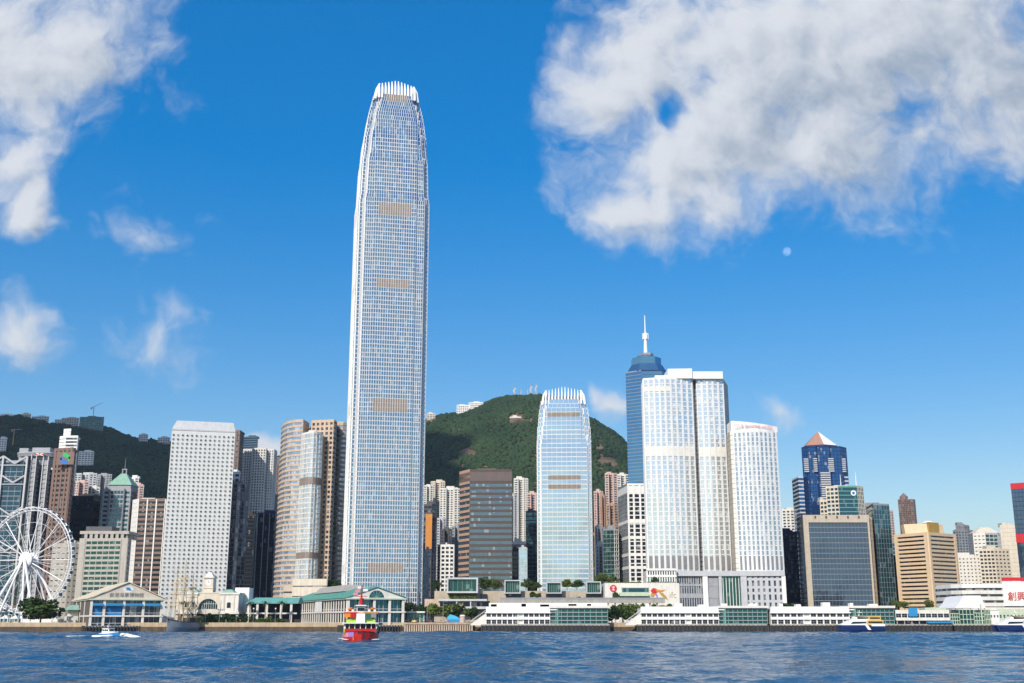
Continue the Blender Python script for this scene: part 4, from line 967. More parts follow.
def mast(px, top, bot, Y, lb, w=1.5, dish=False):
    a, b = at(px, bot, Y), at(px, top, Y); r = thing('antenna_mast', lb, 'mast', (a.x, Y, a.z), 0, 'masts on the peak')
    m = MB(); h = b.z - a.z
    for sx in (-1, 1):
        for sy in (-1, 1): m.tube((sx * w, sy * w, 0), (sx * w * .45, sy * w * .45, h * .8), .6, .45, 4)
    for k in range(5):
        z = h * .8 * k / 5; z2 = h * .8 * (k + 1) / 5; s0 = w * (1 - .55 * k / 5); s1 = w * (1 - .55 * (k + 1) / 5)
        for sx in (-1, 1): m.tube((sx * s0, -s0, z), (-sx * s1, -s1, z2), .35, .35, 4)
    m.build('lattice', 'steel_grey', r, (0, 0, 0)); MB().tube((0, 0, h * .78), (0, 0, h), .7, .4, 5).build('aerial', 'steel_grey', r, (0, 0, 0))
    if dish:
        for k, (dx, dz) in enumerate(((-1.6, .5), (1.5, .62), (-1.2, .36))):
            MB().tube((dx, -w * .7, h * dz), (dx, -w * .7 - .9, h * dz), 1.5, 1.7, 10).build('dish', 'light_grey', r, (0, 0, 0))


mast(514.5, 385, 396, 2300, 'leftmost short antenna mast on the summit of the peak', 1.6, True)
mast(521, 388, 396, 2300, 'short antenna mast, second from the left on the peak summit', 1.2)
mast(527.5, 388, 396, 2300, 'short antenna mast, third from the left on the peak summit', 1.2)
mast(531, 382.5, 396, 2300, 'tall lattice mast with dishes on the peak summit', 2.4, True)
mast(536, 381, 396, 2300, 'tallest and rightmost lattice mast on the peak summit', 1.8, True)


def crane(px, top, bot, Y, jib, lb, tilt):
    a, b = at(px, bot, Y), at(px, top, Y); r = thing('tower_crane', lb, 'crane', (a.x, Y, a.z), 0, 'cranes on the hillside'); h = b.z - a.z
    m = MB(); m.tube((0, 0, -6), (0, 0, h * .72), .9, .9, 4); m.build('mast', 'orange_panel' if tilt < 0 else 'steel_grey', r, (0, 0, 0))
    MB().tube((-jib * .3, 0, h * .68), (jib, 0, h * .72 + jib * tilt), .65, .4, 4).build('jib', 'steel_grey', r, (0, 0, 0))
    MB().box(-jib * .34, -jib * .2, -1, 1, h * .58, h * .7).build('counterweight', 'concrete', r, (0, 0, 0))


crane(93, 403, 418, 2290, 18, 'tower crane with a raised jib on top of the dark netted ridge block', .55)
crane(13, 424, 442, 2060, 14, 'small tower crane standing on the dark wooded slope', -.05)

# the daytime moon: a lit ball seen through bright air
mm = bpy.data.materials.new('moon'); mm.use_nodes = True; nt = mm.node_tree
for n_ in list(nt.nodes): nt.nodes.remove(n_)
ou = nt.nodes.new('ShaderNodeOutputMaterial'); ad = nt.nodes.new('ShaderNodeAddShader'); df = nt.nodes.new('ShaderNodeBsdfDiffuse'); tr = nt.nodes.new('ShaderNodeBsdfTransparent')
no = nt.nodes.new('ShaderNodeTexNoise'); no.inputs['Scale'].default_value = .006; tcn = nt.nodes.new('ShaderNodeTexCoord'); nt.links.new(tcn.outputs['Object'], no.inputs['Vector'])
ra = nt.nodes.new('ShaderNodeValToRGB'); ra.color_ramp.elements[0].position = .4; ra.color_ramp.elements[1].position = .6; ra.color_ramp.elements[0].color = (.05, .05, .05, 1); ra.color_ramp.elements[1].color = (.11, .105, .10, 1)
nt.links.new(no.outputs['Fac'], ra.inputs[0]); nt.links.new(ra.outputs[0], df.inputs[0]); nt.links.new(df.outputs[0], ad.inputs[0]); nt.links.new(tr.outputs[0], ad.inputs[1]); nt.links.new(ad.outputs[0], ou.inputs[0]); MATS['moon'] = mm
bm = bmesh.new(); bmesh.ops.create_uvsphere(bm, u_segments=32, v_segments=16, radius=200); me = bpy.data.meshes.new('moon'); bm.to_mesh(me); bm.free(); me.materials.append(mm); me.polygons.foreach_set('use_smooth', [True] * len(me.polygons))
mo = bpy.data.objects.new('moon', me); COL.objects.link(mo); mo.location = at(787, 251.5, 50000); tag(mo, 'pale daytime moon in the blue sky under the big cloud', 'moon')

# cloud mesh added out of view on the left to shade the left-hand hill
bm = bmesh.new(); rs = random.Random(4)
for k in range(60):
    a = rs.uniform(0, 6.28); q = math.sqrt(rs.random()); x = q * math.cos(a) * 620; y = q * math.sin(a) * 520; rr = rs.uniform(110, 190) * (1.15 - .5 * q)
    bmesh.ops.create_icosphere(bm, subdivisions=3, radius=rr, matrix=Matrix.Translation((x, y, rs.uniform(-20, 60) * (1 - q))) @ Matrix.Diagonal((1, 1, .5, 1)))
for v in bm.verts:
    n_ = mnoise.fractal(v.co / 90.0, 1.0, 2.0, 4); v.co += v.normal * 26 * n_
me = bpy.data.meshes.new('cloud'); bm.to_mesh(me); bm.free(); me.materials.append(MATS['foam']); me.polygons.foreach_set('use_smooth', [True] * len(me.polygons))
hx, hy, hz = -740, 2080, 300; t = (1500 - hz) / SUNV.z
shade_cloud = bpy.data.objects.new('cloud', me); COL.objects.link(shade_cloud); shade_cloud.location = (hx + SUNV.x * t, hy + SUNV.y * t, 1500); tag(shade_cloud, 'low flat-bottomed white cloud over the harbour shading the left hill', 'cloud', kind='stuff')

# ---------------------------------------------------------------- trees, palms, hedges
def crown_mesh(seed, mat, n=1500, leaf=.42, clumps=16, flat=.7):
    rs = np.random.RandomState(seed); cs = rs.normal(0, .42, (clumps, 3)); cs /= np.maximum(1, np.linalg.norm(cs, axis=1, keepdims=True) / .72); cs[:, 2] *= flat
    rr = rs.uniform(.26, .44, clumps); k = rs.randint(0, clumps, n); d = rs.normal(0, 1, (n, 3)); d /= np.linalg.norm(d, axis=1, keepdims=True)
    p = cs[k] + d * (rr[k] * rs.uniform(.55, 1.05, n) ** .6)[:, None]
    a = rs.normal(0, 1, (n, 3)); a /= np.linalg.norm(a, axis=1, keepdims=True); b = np.cross(a, rs.normal(0, 1, (n, 3))); b /= np.linalg.norm(b, axis=1, keepdims=True)
    s = (leaf * .14 * rs.uniform(.6, 1.4, n))[:, None]
    V = np.stack([p - a * s - b * s, p + a * s - b * s, p + a * s + b * s, p - a * s + b * s], 1).reshape(-1, 3)
    me = bpy.data.meshes.new('crown'); me.from_pydata([tuple(v) for v in V], [], [(4 * i, 4 * i + 1, 4 * i + 2, 4 * i + 3) for i in range(n)]); me.materials.append(MATS[mat]); me.update(); return me


CROWNS = {m: [crown_mesh(i * 7 + len(m), m) for i in range(4)] for m in ('leaf', 'leaf_light', 'leaf_dark')}
tm = MB(); tm.tube((0, 0, 0), (0, 0, .5), .035, .022, 7)
for k in range(4):
    a = k * 1.7; tm.tube((0, 0, .35 + .04 * k), (.28 * math.cos(a), .28 * math.sin(a), .66), .016, .007, 5)
TRUNK = tm.mesh('trunk', 'bark')
tcount = [0]


def tree(px, top, bot, Y, wpx, lb, mat='leaf', group='trees along the waterfront', nm='tree'):
    a, b = at(px, bot, Y), at(px, top, Y); h = b.z - a.z; w = wpx / 1150 * Y
    r = thing(nm, lb, 'tree', (a.x, Y, a.z), 0, group); tcount[0] += 1
    c = put(CROWNS[mat][tcount[0] % 4], 'crown', r, (0, 0, h * .60), (0, 0, tcount[0] * 1.3)); c.scale = (w * .58, w * .58, h * .50)
    t = put(TRUNK, 'trunk', r); t.scale = (h, h, h)
    return r


def hedge(pa, pb, top, bot, Y, lb, mat='leaf', depth=2.5, nm='hedge'):
    a, b = at(pa, bot, Y), at(pb, top, Y); rs = np.random.RandomState(int(pa * 7 + top)); L = b.x - a.x; h = b.z - a.z; n = int(min(5000, 60 + 22 * L * max(h, 1)))
    P = np.stack([rs.uniform(0, L, n), rs.uniform(0, depth, n), rs.uniform(0, 1, n)], 1); P[:, 2] *= h * (.75 + .3 * np.sin(P[:, 0] * 1.1) * np.sin(P[:, 0] * .37 + 1))
    q = rs.normal(0, 1, (n, 3)); q /= np.linalg.norm(q, axis=1, keepdims=True); s = np.cross(q, rs.normal(0, 1, (n, 3))); s /= np.linalg.norm(s, axis=1, keepdims=True); e = rs.uniform(.16, .42, (n, 1))
    V = np.stack([P - q * e - s * e, P + q * e - s * e, P + q * e + s * e, P - q * e + s * e], 1).reshape(-1, 3)
    me = bpy.data.meshes.new(nm); me.from_pydata([tuple(v) for v in V], [], [(4 * i, 4 * i + 1, 4 * i + 2, 4 * i + 3) for i in range(n)]); me.materials.append(MATS[mat])
    o = bpy.data.objects.new(nm, me); COL.objects.link(o); o.location = a; return tag(o, lb, 'hedge' if nm == 'hedge' else 'planting')


tree(40, 598, 626, 556, 46, 'broad round tree at the water edge below the big wheel', 'leaf')
for i, (px, t, b, Y, w, lb, m) in enumerate([
    (409, 601, 617, 575, 14, 'dark tree just right of the teal-roofed ferry pier', 'leaf_dark'), (421, 604, 619, 573, 14, 'low dark tree behind the white canopy', 'leaf_dark'),
    (433, 603, 619, 570, 17, 'rounded tree right of the white canopy', 'leaf_light'), (449, 604, 620, 566, 18, 'broad bright tree above the turquoise tent', 'leaf_light'),
    (460, 603, 621, 565, 19, 'broad green tree just right of the turquoise tent', 'leaf'), (471, 606, 621, 568, 14, 'small tree left of the first white ferry pier stairs', 'leaf_dark'),
    (612, 605, 625, 560, 18, 'dark tree in the gap right of the first green glass pier end', 'leaf_dark'), (623, 604, 625, 566, 19, 'bright tree in the gap between two white ferry piers', 'leaf'),
    (633, 604, 622, 572, 18, 'light green tree behind the stairs of the second white ferry pier', 'leaf_light'), (640, 603, 616, 580, 12, 'small light green tree at the gap between white piers, nearest the hotel side', 'leaf_light')]):
    tree(px, t, b, Y, w, lb, m)
for px, t, b, w, lb, m in [
    (486, 577, 592, 16, 'tree on the mall terrace right of the big glass cube', 'leaf'), (494, 579, 592, 15, 'second terrace tree right of the big glass cube', 'leaf_light'), (526, 579, 590, 14, 'terrace tree between two small glass cubes, left one', 'leaf'),
    (535, 582, 592, 11, 'low terrace tree left of the middle small glass cube', 'leaf'), (567, 579, 590, 12, 'terrace tree under the aqua tower, left of a pair', 'leaf_light'), (577, 580, 590, 13, 'terrace tree under the aqua tower, right of a pair', 'leaf'),
    (600, 573, 585, 14, 'light green terrace tree at the right foot of the aqua tower', 'leaf_light'), (612, 576, 584, 15, 'light green terrace tree above the red round emblem', 'leaf_light'), (437, 580, 592, 10, 'dark terrace tree left of the big glass cube', 'leaf_dark'),
    (655, 577, 584, 8, 'small terrace tree left of the hotel louvred wing', 'leaf'), (327, 578, 592, 11, 'dark tree beside the blank cream podium block', 'leaf_dark'), (336, 580, 592, 9, 'dark tree at the left foot of the tallest tower', 'leaf_dark')]:
    tree(px, t, b, 672 if px > 400 else 715, w, lb, m, 'trees on the mall terrace')
for px, t, b, w, lb in [(897, 600, 610, 11, 'bright bush-like tree at the left foot of the tan striped tower'), (905, 601, 610, 9, 'small bright tree below the tan striped tower'), (930, 600, 610, 10, 'palm-like dark tree below the tan striped tower centre'), (786, 603, 611, 14, 'low tree at the right foot of the hotel podium'), (795, 603, 610, 12, 'low tree below the dark banded block')]:
    tree(px, t, b, 590, w, lb, 'leaf_light' if px > 890 else 'leaf', 'low trees behind the right piers')


def palm(px, top, bot, Y, lb):
    a, b = at(px, bot, Y), at(px, top, Y); h = b.z - a.z; r = thing('palm_tree', lb, 'palm', (a.x, Y, a.z), 0, 'palms by the teal roof')
    m = MB(); p = Vector((0, 0, 0)); rs = random.Random(px)
    for k in range(5): q = Vector((rs.uniform(-.1, .1) * k, 0, h * .86 * (k + 1) / 5)); m.tube(p, q, .42 - .04 * k, .38 - .04 * k, 7); p = q
    m.build('trunk', 'concrete', r, (0, 0, 0)); m = MB()
    for k in range(18):
        a_ = k * 2.4; up = rs.uniform(-.1, .9); L = h * .30; pr = p.copy()
        for j in range(5):
            s0, s1 = j / 5, (j + 1) / 5
            q = p + Vector((math.cos(a_) * L * s1, math.sin(a_) * L * s1, L * (up * s1 - .9 * s1 * s1))); sd = Vector((-math.sin(a_), math.cos(a_), 0)) * (.42 * (1 - s1 * .8))
            m.quad(pr - sd * 1.1, q - sd, q + sd, pr + sd * 1.1); pr = q
    m.build('crown', 'leaf_dark', r, (0, 0, 0))


for px, lb in ((250, 'palm at the left end of the teal-roofed shelter'), (265, 'palm in front of the middle of the teal roof'), (281, 'palm at the right end of the teal-roofed shelter'), (192, 'palm left of the clock tower arch'), (183, 'palm right beside the old sailing ship')):
    palm(px, 599, 624, 556, lb)
hedge(187, 247, 613.5, 623.5, 553, 'dark shrub hedge in front of the cream arched building', 'leaf_dark')
hedge(248, 284, 616.5, 623.5, 553, 'sunlit shrubs below the teal-roofed shelter', 'leaf')
hedge(449, 476, 592, 598, 652, 'hanging plants below the big glass cube', 'leaf_light')
hedge(608, 640, 581, 584.5, 668, 'clipped roof garden hedge above the red round emblem', 'leaf_light')
hedge(530, 541, 592, 597, 640, 'small planting against the terrace wall left of the middle small cube', 'leaf'); hedge(613, 621, 592, 599, 640, 'climbing shrub below the red round emblem', 'leaf')
hedge(652, 672, 604, 609, 640, 'roof planting behind the second white ferry pier', 'leaf_light'); hedge(545, 600, 597.2, 599.5, 632, 'thin planter strip along the footbridge rail', 'leaf')


# ---------------------------------------------------------------- mall terraces behind the piers
def wall_panel(m, pa, pb, top, bot, Y, d=1.0): a = at(pa, bot, Y); b = at(pb, top, Y); return m.box(a.x, b.x, Y, Y + d, a.z, b.z)


r = thing('shopping_mall', 'long terraced mall of beige walls below the office towers', 'building', (px2x(530, 600, 655), 655, GZ)); o = tuple(r['o'])
wall_panel(MB(), 434, 606, 591, 622, 656, 30).build('wall', 'tan_terrace', r)
wall_panel(MB(), 440, 490, 601, 607, 652, 2).build('glazing', 'g_black', r)
m = MB(); wall_panel(m, 424.5, 440, 599, 608.5, 650, 4); m.build('wall', 'pink_beige', r)
m = MB(); wall_panel(m, 438, 487, 599, 601, 648, 5); wall_panel(m, 440, 487, 606.5, 609, 648, 5)
for px in (456, 470): wall_panel(m, px, px + 1.2, 601, 606.5, 648.4, 4)
m.build('roof', 'light_grey', r)
wall_panel(MB(), 456.5, 463, 602.5, 607, 650, 1.5).build('panel', 'cream', r)
for (a, b) in ((480, 487), (506, 521), (546, 562), (586, 601)): wall_panel(MB(), a, b, 594, 599, 654.8, 1.1).build('opening', 'g_black', r)


def cube(pa, pb, top, bot, Y, lb):
    A, B = at(pa, bot, Y), at(pb, top, Y); r = thing('glass_pavilion', lb, 'pavilion', ((A.x + B.x) / 2, Y, A.z), 0, 'framed glass cubes on the mall terrace'); w = (B.x - A.x) / 2; h = B.z - A.z; t = w * .09 + .15
    m = MB(); m.box(-w, -w + t, 0, 9, 0, h); m.box(w - t, w, 0, 9, 0, h); m.box(-w + t, w - t, 0, 9, h - t, h); m.box(-w + t, w - t, 0, 9, 0, t); m.build('frame', 'light_grey', r, (0, 0, 0))
    MB().box(-w + t, w - t, 1.6, 8.8, t, h - t).build('glazing', 'g_green', r, (0, 0, 0)); m = MB()
    for k in range(1, 6): x = -w + t + (2 * w - 2 * t) * k / 6; m.box(x - .08, x + .08, 1.45, 1.62, t, h - t)
    m.build('mullion', 'steel_grey', r, (0, 0, 0))


cube(446.5, 478, 577.5, 593, 650, 'large glass pavilion in a white frame left of the brown-banded office foot')
cube(504.5, 520.5, 580, 593.5, 650, 'small framed glass cube nearest the large glass pavilion')
cube(546.5, 561.5, 582, 593.5, 650, 'small framed glass cube under the left edge of the aqua tower')
cube(586.5, 601, 581.5, 593.5, 650, 'small framed glass cube next to the wall with the red emblem')
r = thing('footbridge', 'long brown walkway behind the white ferry piers', 'footbridge', (px2x(570, 602, 618), 618, GZ)); wall_panel(MB(), 500, 665, 599.5, 603, 618, 4).build('deck', 'concrete', r)
m = MB()
for k in range(23): px = 503 + k * 7; wall_panel(m, px, px + .8, 603.02, 626, 619, 1)
m.build('pillar_frame', 'concrete', r); wall_panel(MB(), 500, 665, 597.6, 599.45, 618, .15).build('railing', 'steel_grey', r)
r = thing('station_wall', 'beige station wall bearing a red round emblem and a carp mural', 'building', (px2x(648, 595, 640), 642, GZ)); o = r['o']
wall_panel(MB(), 605.5, 679, 583, 626, 642, 26).build('wall', 'offwhite', r)
c = at(613.3, 588.4, 641.7); 
m = MB(); m.poly([(c.x + 1.95 * math.cos(a), c.y, c.z + 1.95 * math.sin(a)) for a in np.linspace(0, 6.283, 29)[:-1]]); e_ = m.build('emblem', 'red', r)
m = MB()
m.box(c.x - .14, c.x + .14, c.y - .06, c.y - .01, c.z - 1.25, c.z + 1.25)
for s in (-1, 1):
    for k in range(8):
        a0, a1 = math.pi * k / 8, math.pi * (k + 1) / 8; q = lambda a, rr: (c.x + rr * math.cos(a) * .85, c.y - .04, c.z + s * (1.15 - rr * math.sin(a)) )
        m.quad(q(a0, .72), q(a1, .72), q(a1, .98), q(a0, .98)) if s > 0 else m.quad(q(a0, .98), q(a1, .98), q(a1, .72), q(a0, .72))
m.build('emblem_symbol', 'white_clean', e_, tuple(o))
wall_panel(MB(), 620, 648.5, 592.5, 596, 638, 3.9).build('canopy', 'pale_green', r); wall_panel(MB(), 622, 648.5, 588, 592, 641.6, .5).build('glazing', 'g_teal', r); wall_panel(MB(), 621, 649, 587, 592.45, 641.75, .5).build('trim', 'pale_green', r)
wall_panel(MB(), 618, 649, 596.2, 600, 641.5, .6).build('opening', 'steel_grey', r)
def blob(root, pts, mat, Y, nm): MB().poly([tuple(at(px, py, Y)) for px, py in pts][::-1]).build(nm, mat, root)


blob(r, [(650.5, 590.5), (653, 588), (656, 588.5), (658, 590), (657, 592.5), (655, 594), (652, 593)], 'red', 641.75, 'mural_fish'); blob(r, [(655, 589.3), (661, 590), (665.5, 589.5), (663, 591.3), (657, 592)], 'orange_panel', 641.72, 'mural_fish')
blob(r, [(651, 593.2), (656, 594), (653, 597), (650.5, 596)], 'gold', 641.7, 'mural_fish'); blob(r, [(658.5, 591.5), (663, 593), (666, 596), (668, 600), (665, 598), (661, 595)], 'gold', 641.69, 'mural_fish'); blob(r, [(655.5, 594.6), (657, 593.6), (658, 598), (656.5, 596.8)], 'purple', 641.68, 'mural_fish')
lettering('ifc', 'beige', 4.6, r, (at(673, 595, 641).x - o[0], 641.85 - o[1], at(673, 595, 641).z - o[2]), (math.pi / 2, 0, 0))


# ---------------------------------------------------------------- ferry piers of the right half
def pile_row(root, xa, xb, Y, z1, step=1.9):
    MB().box(xa + .3, xb - .3, Y + .6, Y + 1.2, -3, z1 - .02).build('fender_wall', 'black', root); m = MB(); n = int((xb - xa) / step)
    for k in range(n + 1): x = xa + (xb - xa) * k / n; m.box(x - .28, x + .28, Y - .1, Y + .55, -3, z1 + .25)
    m.build('fender_slat', 'fender', root)


def window_rows(root, xa, xb, Y, rows, n, skip=(), wall='white', zt=None, zb=None, pier=.2, glz='g_black'):
    """a wall with real openings: rows = [(z0, z1)], n bays; each opening holds its own window"""
    m = MB(); L = xb - xa; b = L / n; zs = [zb] + [z for r_ in rows for z in r_] + [zt]
    for k in range(0, len(zs), 2): m.box(xa, xb, Y, Y + .5, zs[k], zs[k + 1])
    for z0, z1 in rows:
        for k in range(n + 1):
            x = xa + b * k; m.box(max(xa, x - b * pier / 2), min(xb, x + b * pier / 2), Y + .003, Y + .497, z0 - .002, z1 + .002)
    m.build('wall', wall, root)
    for z0, z1 in rows:
        for k in range(n):
            if k in skip: continue
            x = xa + b * k; w = MB().box(x + b * pier / 2, x + b - b * pier / 2, Y + .38, Y + .44, z0, z1).build('window', glz, root)
            f = MB(); xm = x + b / 2; f.box(xm - .07, xm + .07, Y + .30, Y + .40, z0, z1); f.box(x + b * pier / 2, x + b - b * pier / 2, Y + .30, Y + .40, (z0 + z1) / 2 - .06, (z0 + z1) / 2 + .06); f.build('frame', 'mid_grey', w, tuple(root['o']))


def glass_end(root, xa, xb, Y, z0, z1, D, n=10, split=.13):
    xs = xa + (xb - xa) * split
    MB().box(xa, xb, Y + .8, Y + D, z0, z1).build('glazing', 'g_green', root)
    m = MB(); h = z1 - z0
    for k in range(n + 1): x = xa + (xb - xa) * k / n; m.box(x - .12, x + .12, Y + .45, Y + .82, z0, z1)
    m.build('mullion', 'teal_roof', root); m = MB()
    for f in (0, .2, .45, .7, .93): m.box(xa, xb, Y + .3, Y + .78, z0 + h * f, z0 + h * f + (.45 if f else .3))
    m.build('mullion', 'steel_grey', root)
    MB().box(xa, xs, Y - .1, Y + .28, z0 + h * .86, z0 + h * .93).build('panel', 'white', root)
    MB().box(xs - .35, xs + .35, Y - .2, Y + .4, z0 - 1, z1).build('pillar', 'teal_roof', root)
    MB().box(xa - .3, xb + .5, Y - .6, Y + D + .6, z1, z1 + 1.0).build('roof', 'offwhite', root)


def white_pier(lb, pa, pm, pb, Y, n, skip, stairs=True):
    X = lambda px: px2x(px, 620, Y); Z = lambda py: py2z(py, Y)
    r = thing('ferry_pier', lb, 'pier', ((X(pa) + X(pb)) / 2, Y, 0), 0, 'white ferry piers'); D = 15.0
    xa, xm, xb = X(pa), X(pm), X(pb); zd = Z(624.2)
    MB().box(xa - 2.2, xb + .6, Y - 1.2, Y + D + 2, zd - .6, zd).build('deck', 'concrete', r); pile_row(r, xa - 2, xb + .4, Y - 2.2, zd - .65)
    window_rows(r, xa, xm, Y, [(Z(623.9), Z(621.4) + 1.0), (Z(616.8), Z(613.6))], n, skip, 'white', Z(606.6), zd + .02)
    MB().box(xa, xm, Y + .52, Y + D, zd, Z(608.2)).build('hall', 'offwhite', r)
    MB().box(xa - .5, xm + .3, Y - .9, Y - .003, Z(613.2), Z(612.2)).build('cornice', 'white_clean', r); MB().box(xa - .2, xm + .2, Y - .5, Y - .003, Z(619.6), Z(618.9)).build('balcony_rail', 'white_clean', r)
    glass_end(r, xm, xb, Y + .4, zd + .02, Z(608), D - 1)
    rs = random.Random(pa)
    for k in range(5):
        x = xa + (xb - xa) * (.06 + .2 * k) + rs.uniform(-2, 2); w = rs.uniform(1.2, 4.5); MB().box(x, x + w, Y + 5, Y + 9, Z(608.15) if x < xm else Z(608) + 1.02, Z(606.3) + rs.uniform(.8, 1.9)).build('rooftop_box', 'white', r)
    if stairs:
        m = MB(); xs = X(pa) - 7.2
        m.hexa([(xs, Y + 1, zd - .5), (xa, Y + 1, zd - .5), (xa, Y + 4, zd - .5), (xs, Y + 4, zd - .5), (xs, Y + 1, zd), (xa, Y + 1, Z(613)), (xa, Y + 4, Z(613)), (xs, Y + 4, zd)]); m.build('staircase', 'offwhite', r)
        m = MB(); 
        for k in range(9):
            t = k / 8; x = xs + (xa - xs) * t; z = zd + (Z(613) - zd) * t; m.box(x - .07, x + .07, Y + .9, Y + .97, z, z + 1.3)
        m.tube((xs, Y + .95, zd + 1.3), (xa, Y + .95, Z(613) + 1.3), .09, .09, 5); m.build('railing', 'steel_grey', r)
    return r


r = white_pier('white two-storey ferry pier with a green glass end below the aqua tower', 486, 550, 608, 538, 12, (6,)); X = lambda px: px2x(px, 605, 545)
m = MB(); m.box(X(489), X(607), 543, 550, py2z(608.2, 545) + .02, py2z(603, 545)); m.build('upper_storey', 'white', r)
white_pier('white two-storey ferry pier with green glass end in front of the hotel podium', 641, 719, 768, 537, 14, (8,))
white_pier('white two-storey ferry pier behind the yellow and navy catamaran', 771, 850, 895, 537, 12, (5,), False)


def odd_piers():
    Y = 538; X = lambda px: px2x(px, 620, Y); Z = lambda py: py2z(py, Y); zd = Z(624.2)
    r = thing('low_pier', 'low two-storey pier with blue awnings below the tan striped tower', 'pier', ((X(896) + X(946)) / 2, Y, 0))
    MB().box(X(896), X(951), Y - 1, Y + 14, zd - .6, zd).build('deck', 'concrete', r); pile_row(r, X(896), X(951), Y - 2, zd - .65)
    window_rows(r, X(896), X(950), Y, [(Z(617.5), Z(613.6))], 9, (), 'offwhite', Z(610), Z(620.5), .12)
    MB().box(X(896.5), X(949.5), Y + 1.5, Y + 14, zd + .02, Z(611)).build('hall', 'g_black', r)
    m = MB()
    for k in range(8): x = X(897.5) + (X(949) - X(897.5)) * k / 7; m.box(x - .2, x + .2, Y + .5, Y + .9, zd, Z(620.5))
    m.build('pillar_frame', 'concrete', r)
    MB().box(X(909), X(917.5), Y - .8, Y - .1, Z(616.5), Z(607.5)).build('sign_panel', 'sky_blue', r); m = MB(); m.prism([(X(926), Y - 2), (X(951), Y - 2), (X(951), Y - .01), (X(926), Y - .01)], Z(623.2), Z(621.4)); m.build('awning', 'sky_blue', r)
    MB().prism([(X(929), Y + 4), (X(950), Y + 4), (X(950), Y + 12), (X(929), Y + 12)], Z(611) + .02, Z(607.5)).build('roof', 'pale_green', r)
    r = thing('glass_pier', 'green glass pier building with a cut-off middle bay', 'pier', ((X(951) + X(991)) / 2, Y, 0))
    MB().box(X(951), X(993), Y - 1, Y + 14, zd - .6, zd).build('deck', 'concrete', r); pile_row(r, X(951), X(993), Y - 2, zd - .65)
    for a, b, t in ((951, 960, 613.5), (960.2, 974.6, 609.5), (974.8, 985, 613), (985.2, 991, 609.7)):
        MB().box(X(a), X(b), Y + .5, Y + 13, zd + .01, Z(t)).build('glazing', 'g_green', r); m = MB()
        for k in range(5): x = X(a) + (X(b) - X(a)) * k / 4; m.box(x - .1, x + .1, Y + .2, Y + .52, zd, Z(t))
        for k in range(4): z = zd + (Z(t) - zd) * k / 3; m.box(X(a), X(b), Y + .25, Y + .515, z - .15, z + .15)
        m.build('mullion', 'pale_green', r)
    MB().box(X(981.5), X(982.6), Y - .3, Y + .15, zd - 1, Z(604)).build('mast', 'pale_green', r)
    r = thing('pale_terminal', 'pale green and white terminal pier with small square windows beside the second catamaran', 'pier', ((X(992) + X(1032)) / 2, Y + 4, 0)); Y2 = Y + 4
    MB().box(X(992), X(1040), Y2 - 1, Y2 + 12, zd - .6, zd).build('deck', 'concrete', r); pile_row(r, X(993), X(1040), Y2 - 2, zd - .65)
    window_rows(r, X(1003), X(1036), Y2, [(Z(618), Z(614.8))], 9, (), 'pale_green', Z(609), zd, .5); MB().box(X(1003), X(1036), Y2 + .6, Y2 + 12, zd, Z(610)).build('hall', 'pale_green', r)
    window_rows(r, X(993), X(1002.7), Y2 - .8, [(Z(617.5), Z(615))], 3, (), 'white', Z(611), zd, .45); MB().box(X(993), X(1002.7), Y2 - .2, Y2 + 12, zd, Z(611.5)).build('hall', 'white', r)


odd_piers()
Y = 640; X = lambda px: px2x(px, 590, Y)
r = thing('ferry_terminal', 'long pale terminal with a curved end and red characters', 'building', (X(1000), Y, GZ)); o = r['o']
q = [(X(955), Y + 22), (X(956), Y + 8), (X(962), Y + 1), (X(972), Y - 1.5), (X(1001), Y - 1.5), (X(1046), Y - 1.5), (X(1046), Y + 30), (X(955), Y + 30)]
MB().prism(q, GZ, py2z(606.8, Y)).build('base', 'offwhite', r)
m = MB(); g = MB()
for k in range(3):
    za, zb = py2z(606.5 - 6.2 * k, Y), py2z(602.8 - 6.2 * k, Y); s = lambda d: [(x, y + d) for x, y in q]
    m.prism(s(-.6), za, zb); g.prism(s(0), zb, py2z(606.5 - 6.2 * (k + 1), Y))
m.build('floor_trim', 'offwhite', r); g.build('glazing', 'g_window', r); MB().prism([(x, y - .8) for x, y in q], py2z(587.9, Y), py2z(584, Y)).build('roof', 'white', r)
MB().box(X(1001), X(1046), Y - 2.6, Y - 1.51, py2z(606, Y), py2z(581.5, Y)).build('sign_wall', 'white', r)
lettering('創興', 'red', 5.1, r, (X(1014) - o[0], Y - 2.75 - o[1], py2z(597, Y) - o[2]), (math.pi / 2, 0, 0), 'lettering', 'CENTER', .3)
m = MB(); m.box(X(1008), X(1046), Y + 6, Y + 7, py2z(580.5, Y), py2z(577, Y)); m.build('panel', 'red', r)
Y = 600; X = lambda px: px2x(px, 600, Y); r = thing('white_tent', 'peaked white tent roof behind the green glass pier', 'tent', (X(970), Y, GZ)); m = MB(); zt = py2z(595.5, Y); zb = py2z(608, Y)
for (a, b) in ((954, 985),):
    P = [[(X(a), Y, zb), (X(a), Y + 24, zb)], [(X(a + 5.5), Y, zb + (zt - zb) * .45), (X(a + 5.5), Y + 24, zb + (zt - zb) * .45)], [(X(a + 9), Y, zt - .6), (X(a + 9), Y + 24, zt - .6)], [(X(a + 14), Y, zt), (X(a + 14), Y + 24, zt)], [(X(b - 4), Y, zt), (X(b - 4), Y + 24, zt)], [(X(b), Y, zb), (X(b), Y + 24, zb)]]
    for i in range(len(P) - 1): m.quad(P[i][0], P[i + 1][0], P[i + 1][1], P[i][1])
    m.poly([p[0] for p in P]); m.poly([p[1] for p in P][::-1])
m.build('canopy', 'white_clean', r); m = MB()
for px in (955, 962, 970, 978, 984): m.box(X(px) - .2, X(px) + .2, Y + .1, Y + .5, GZ, zb)
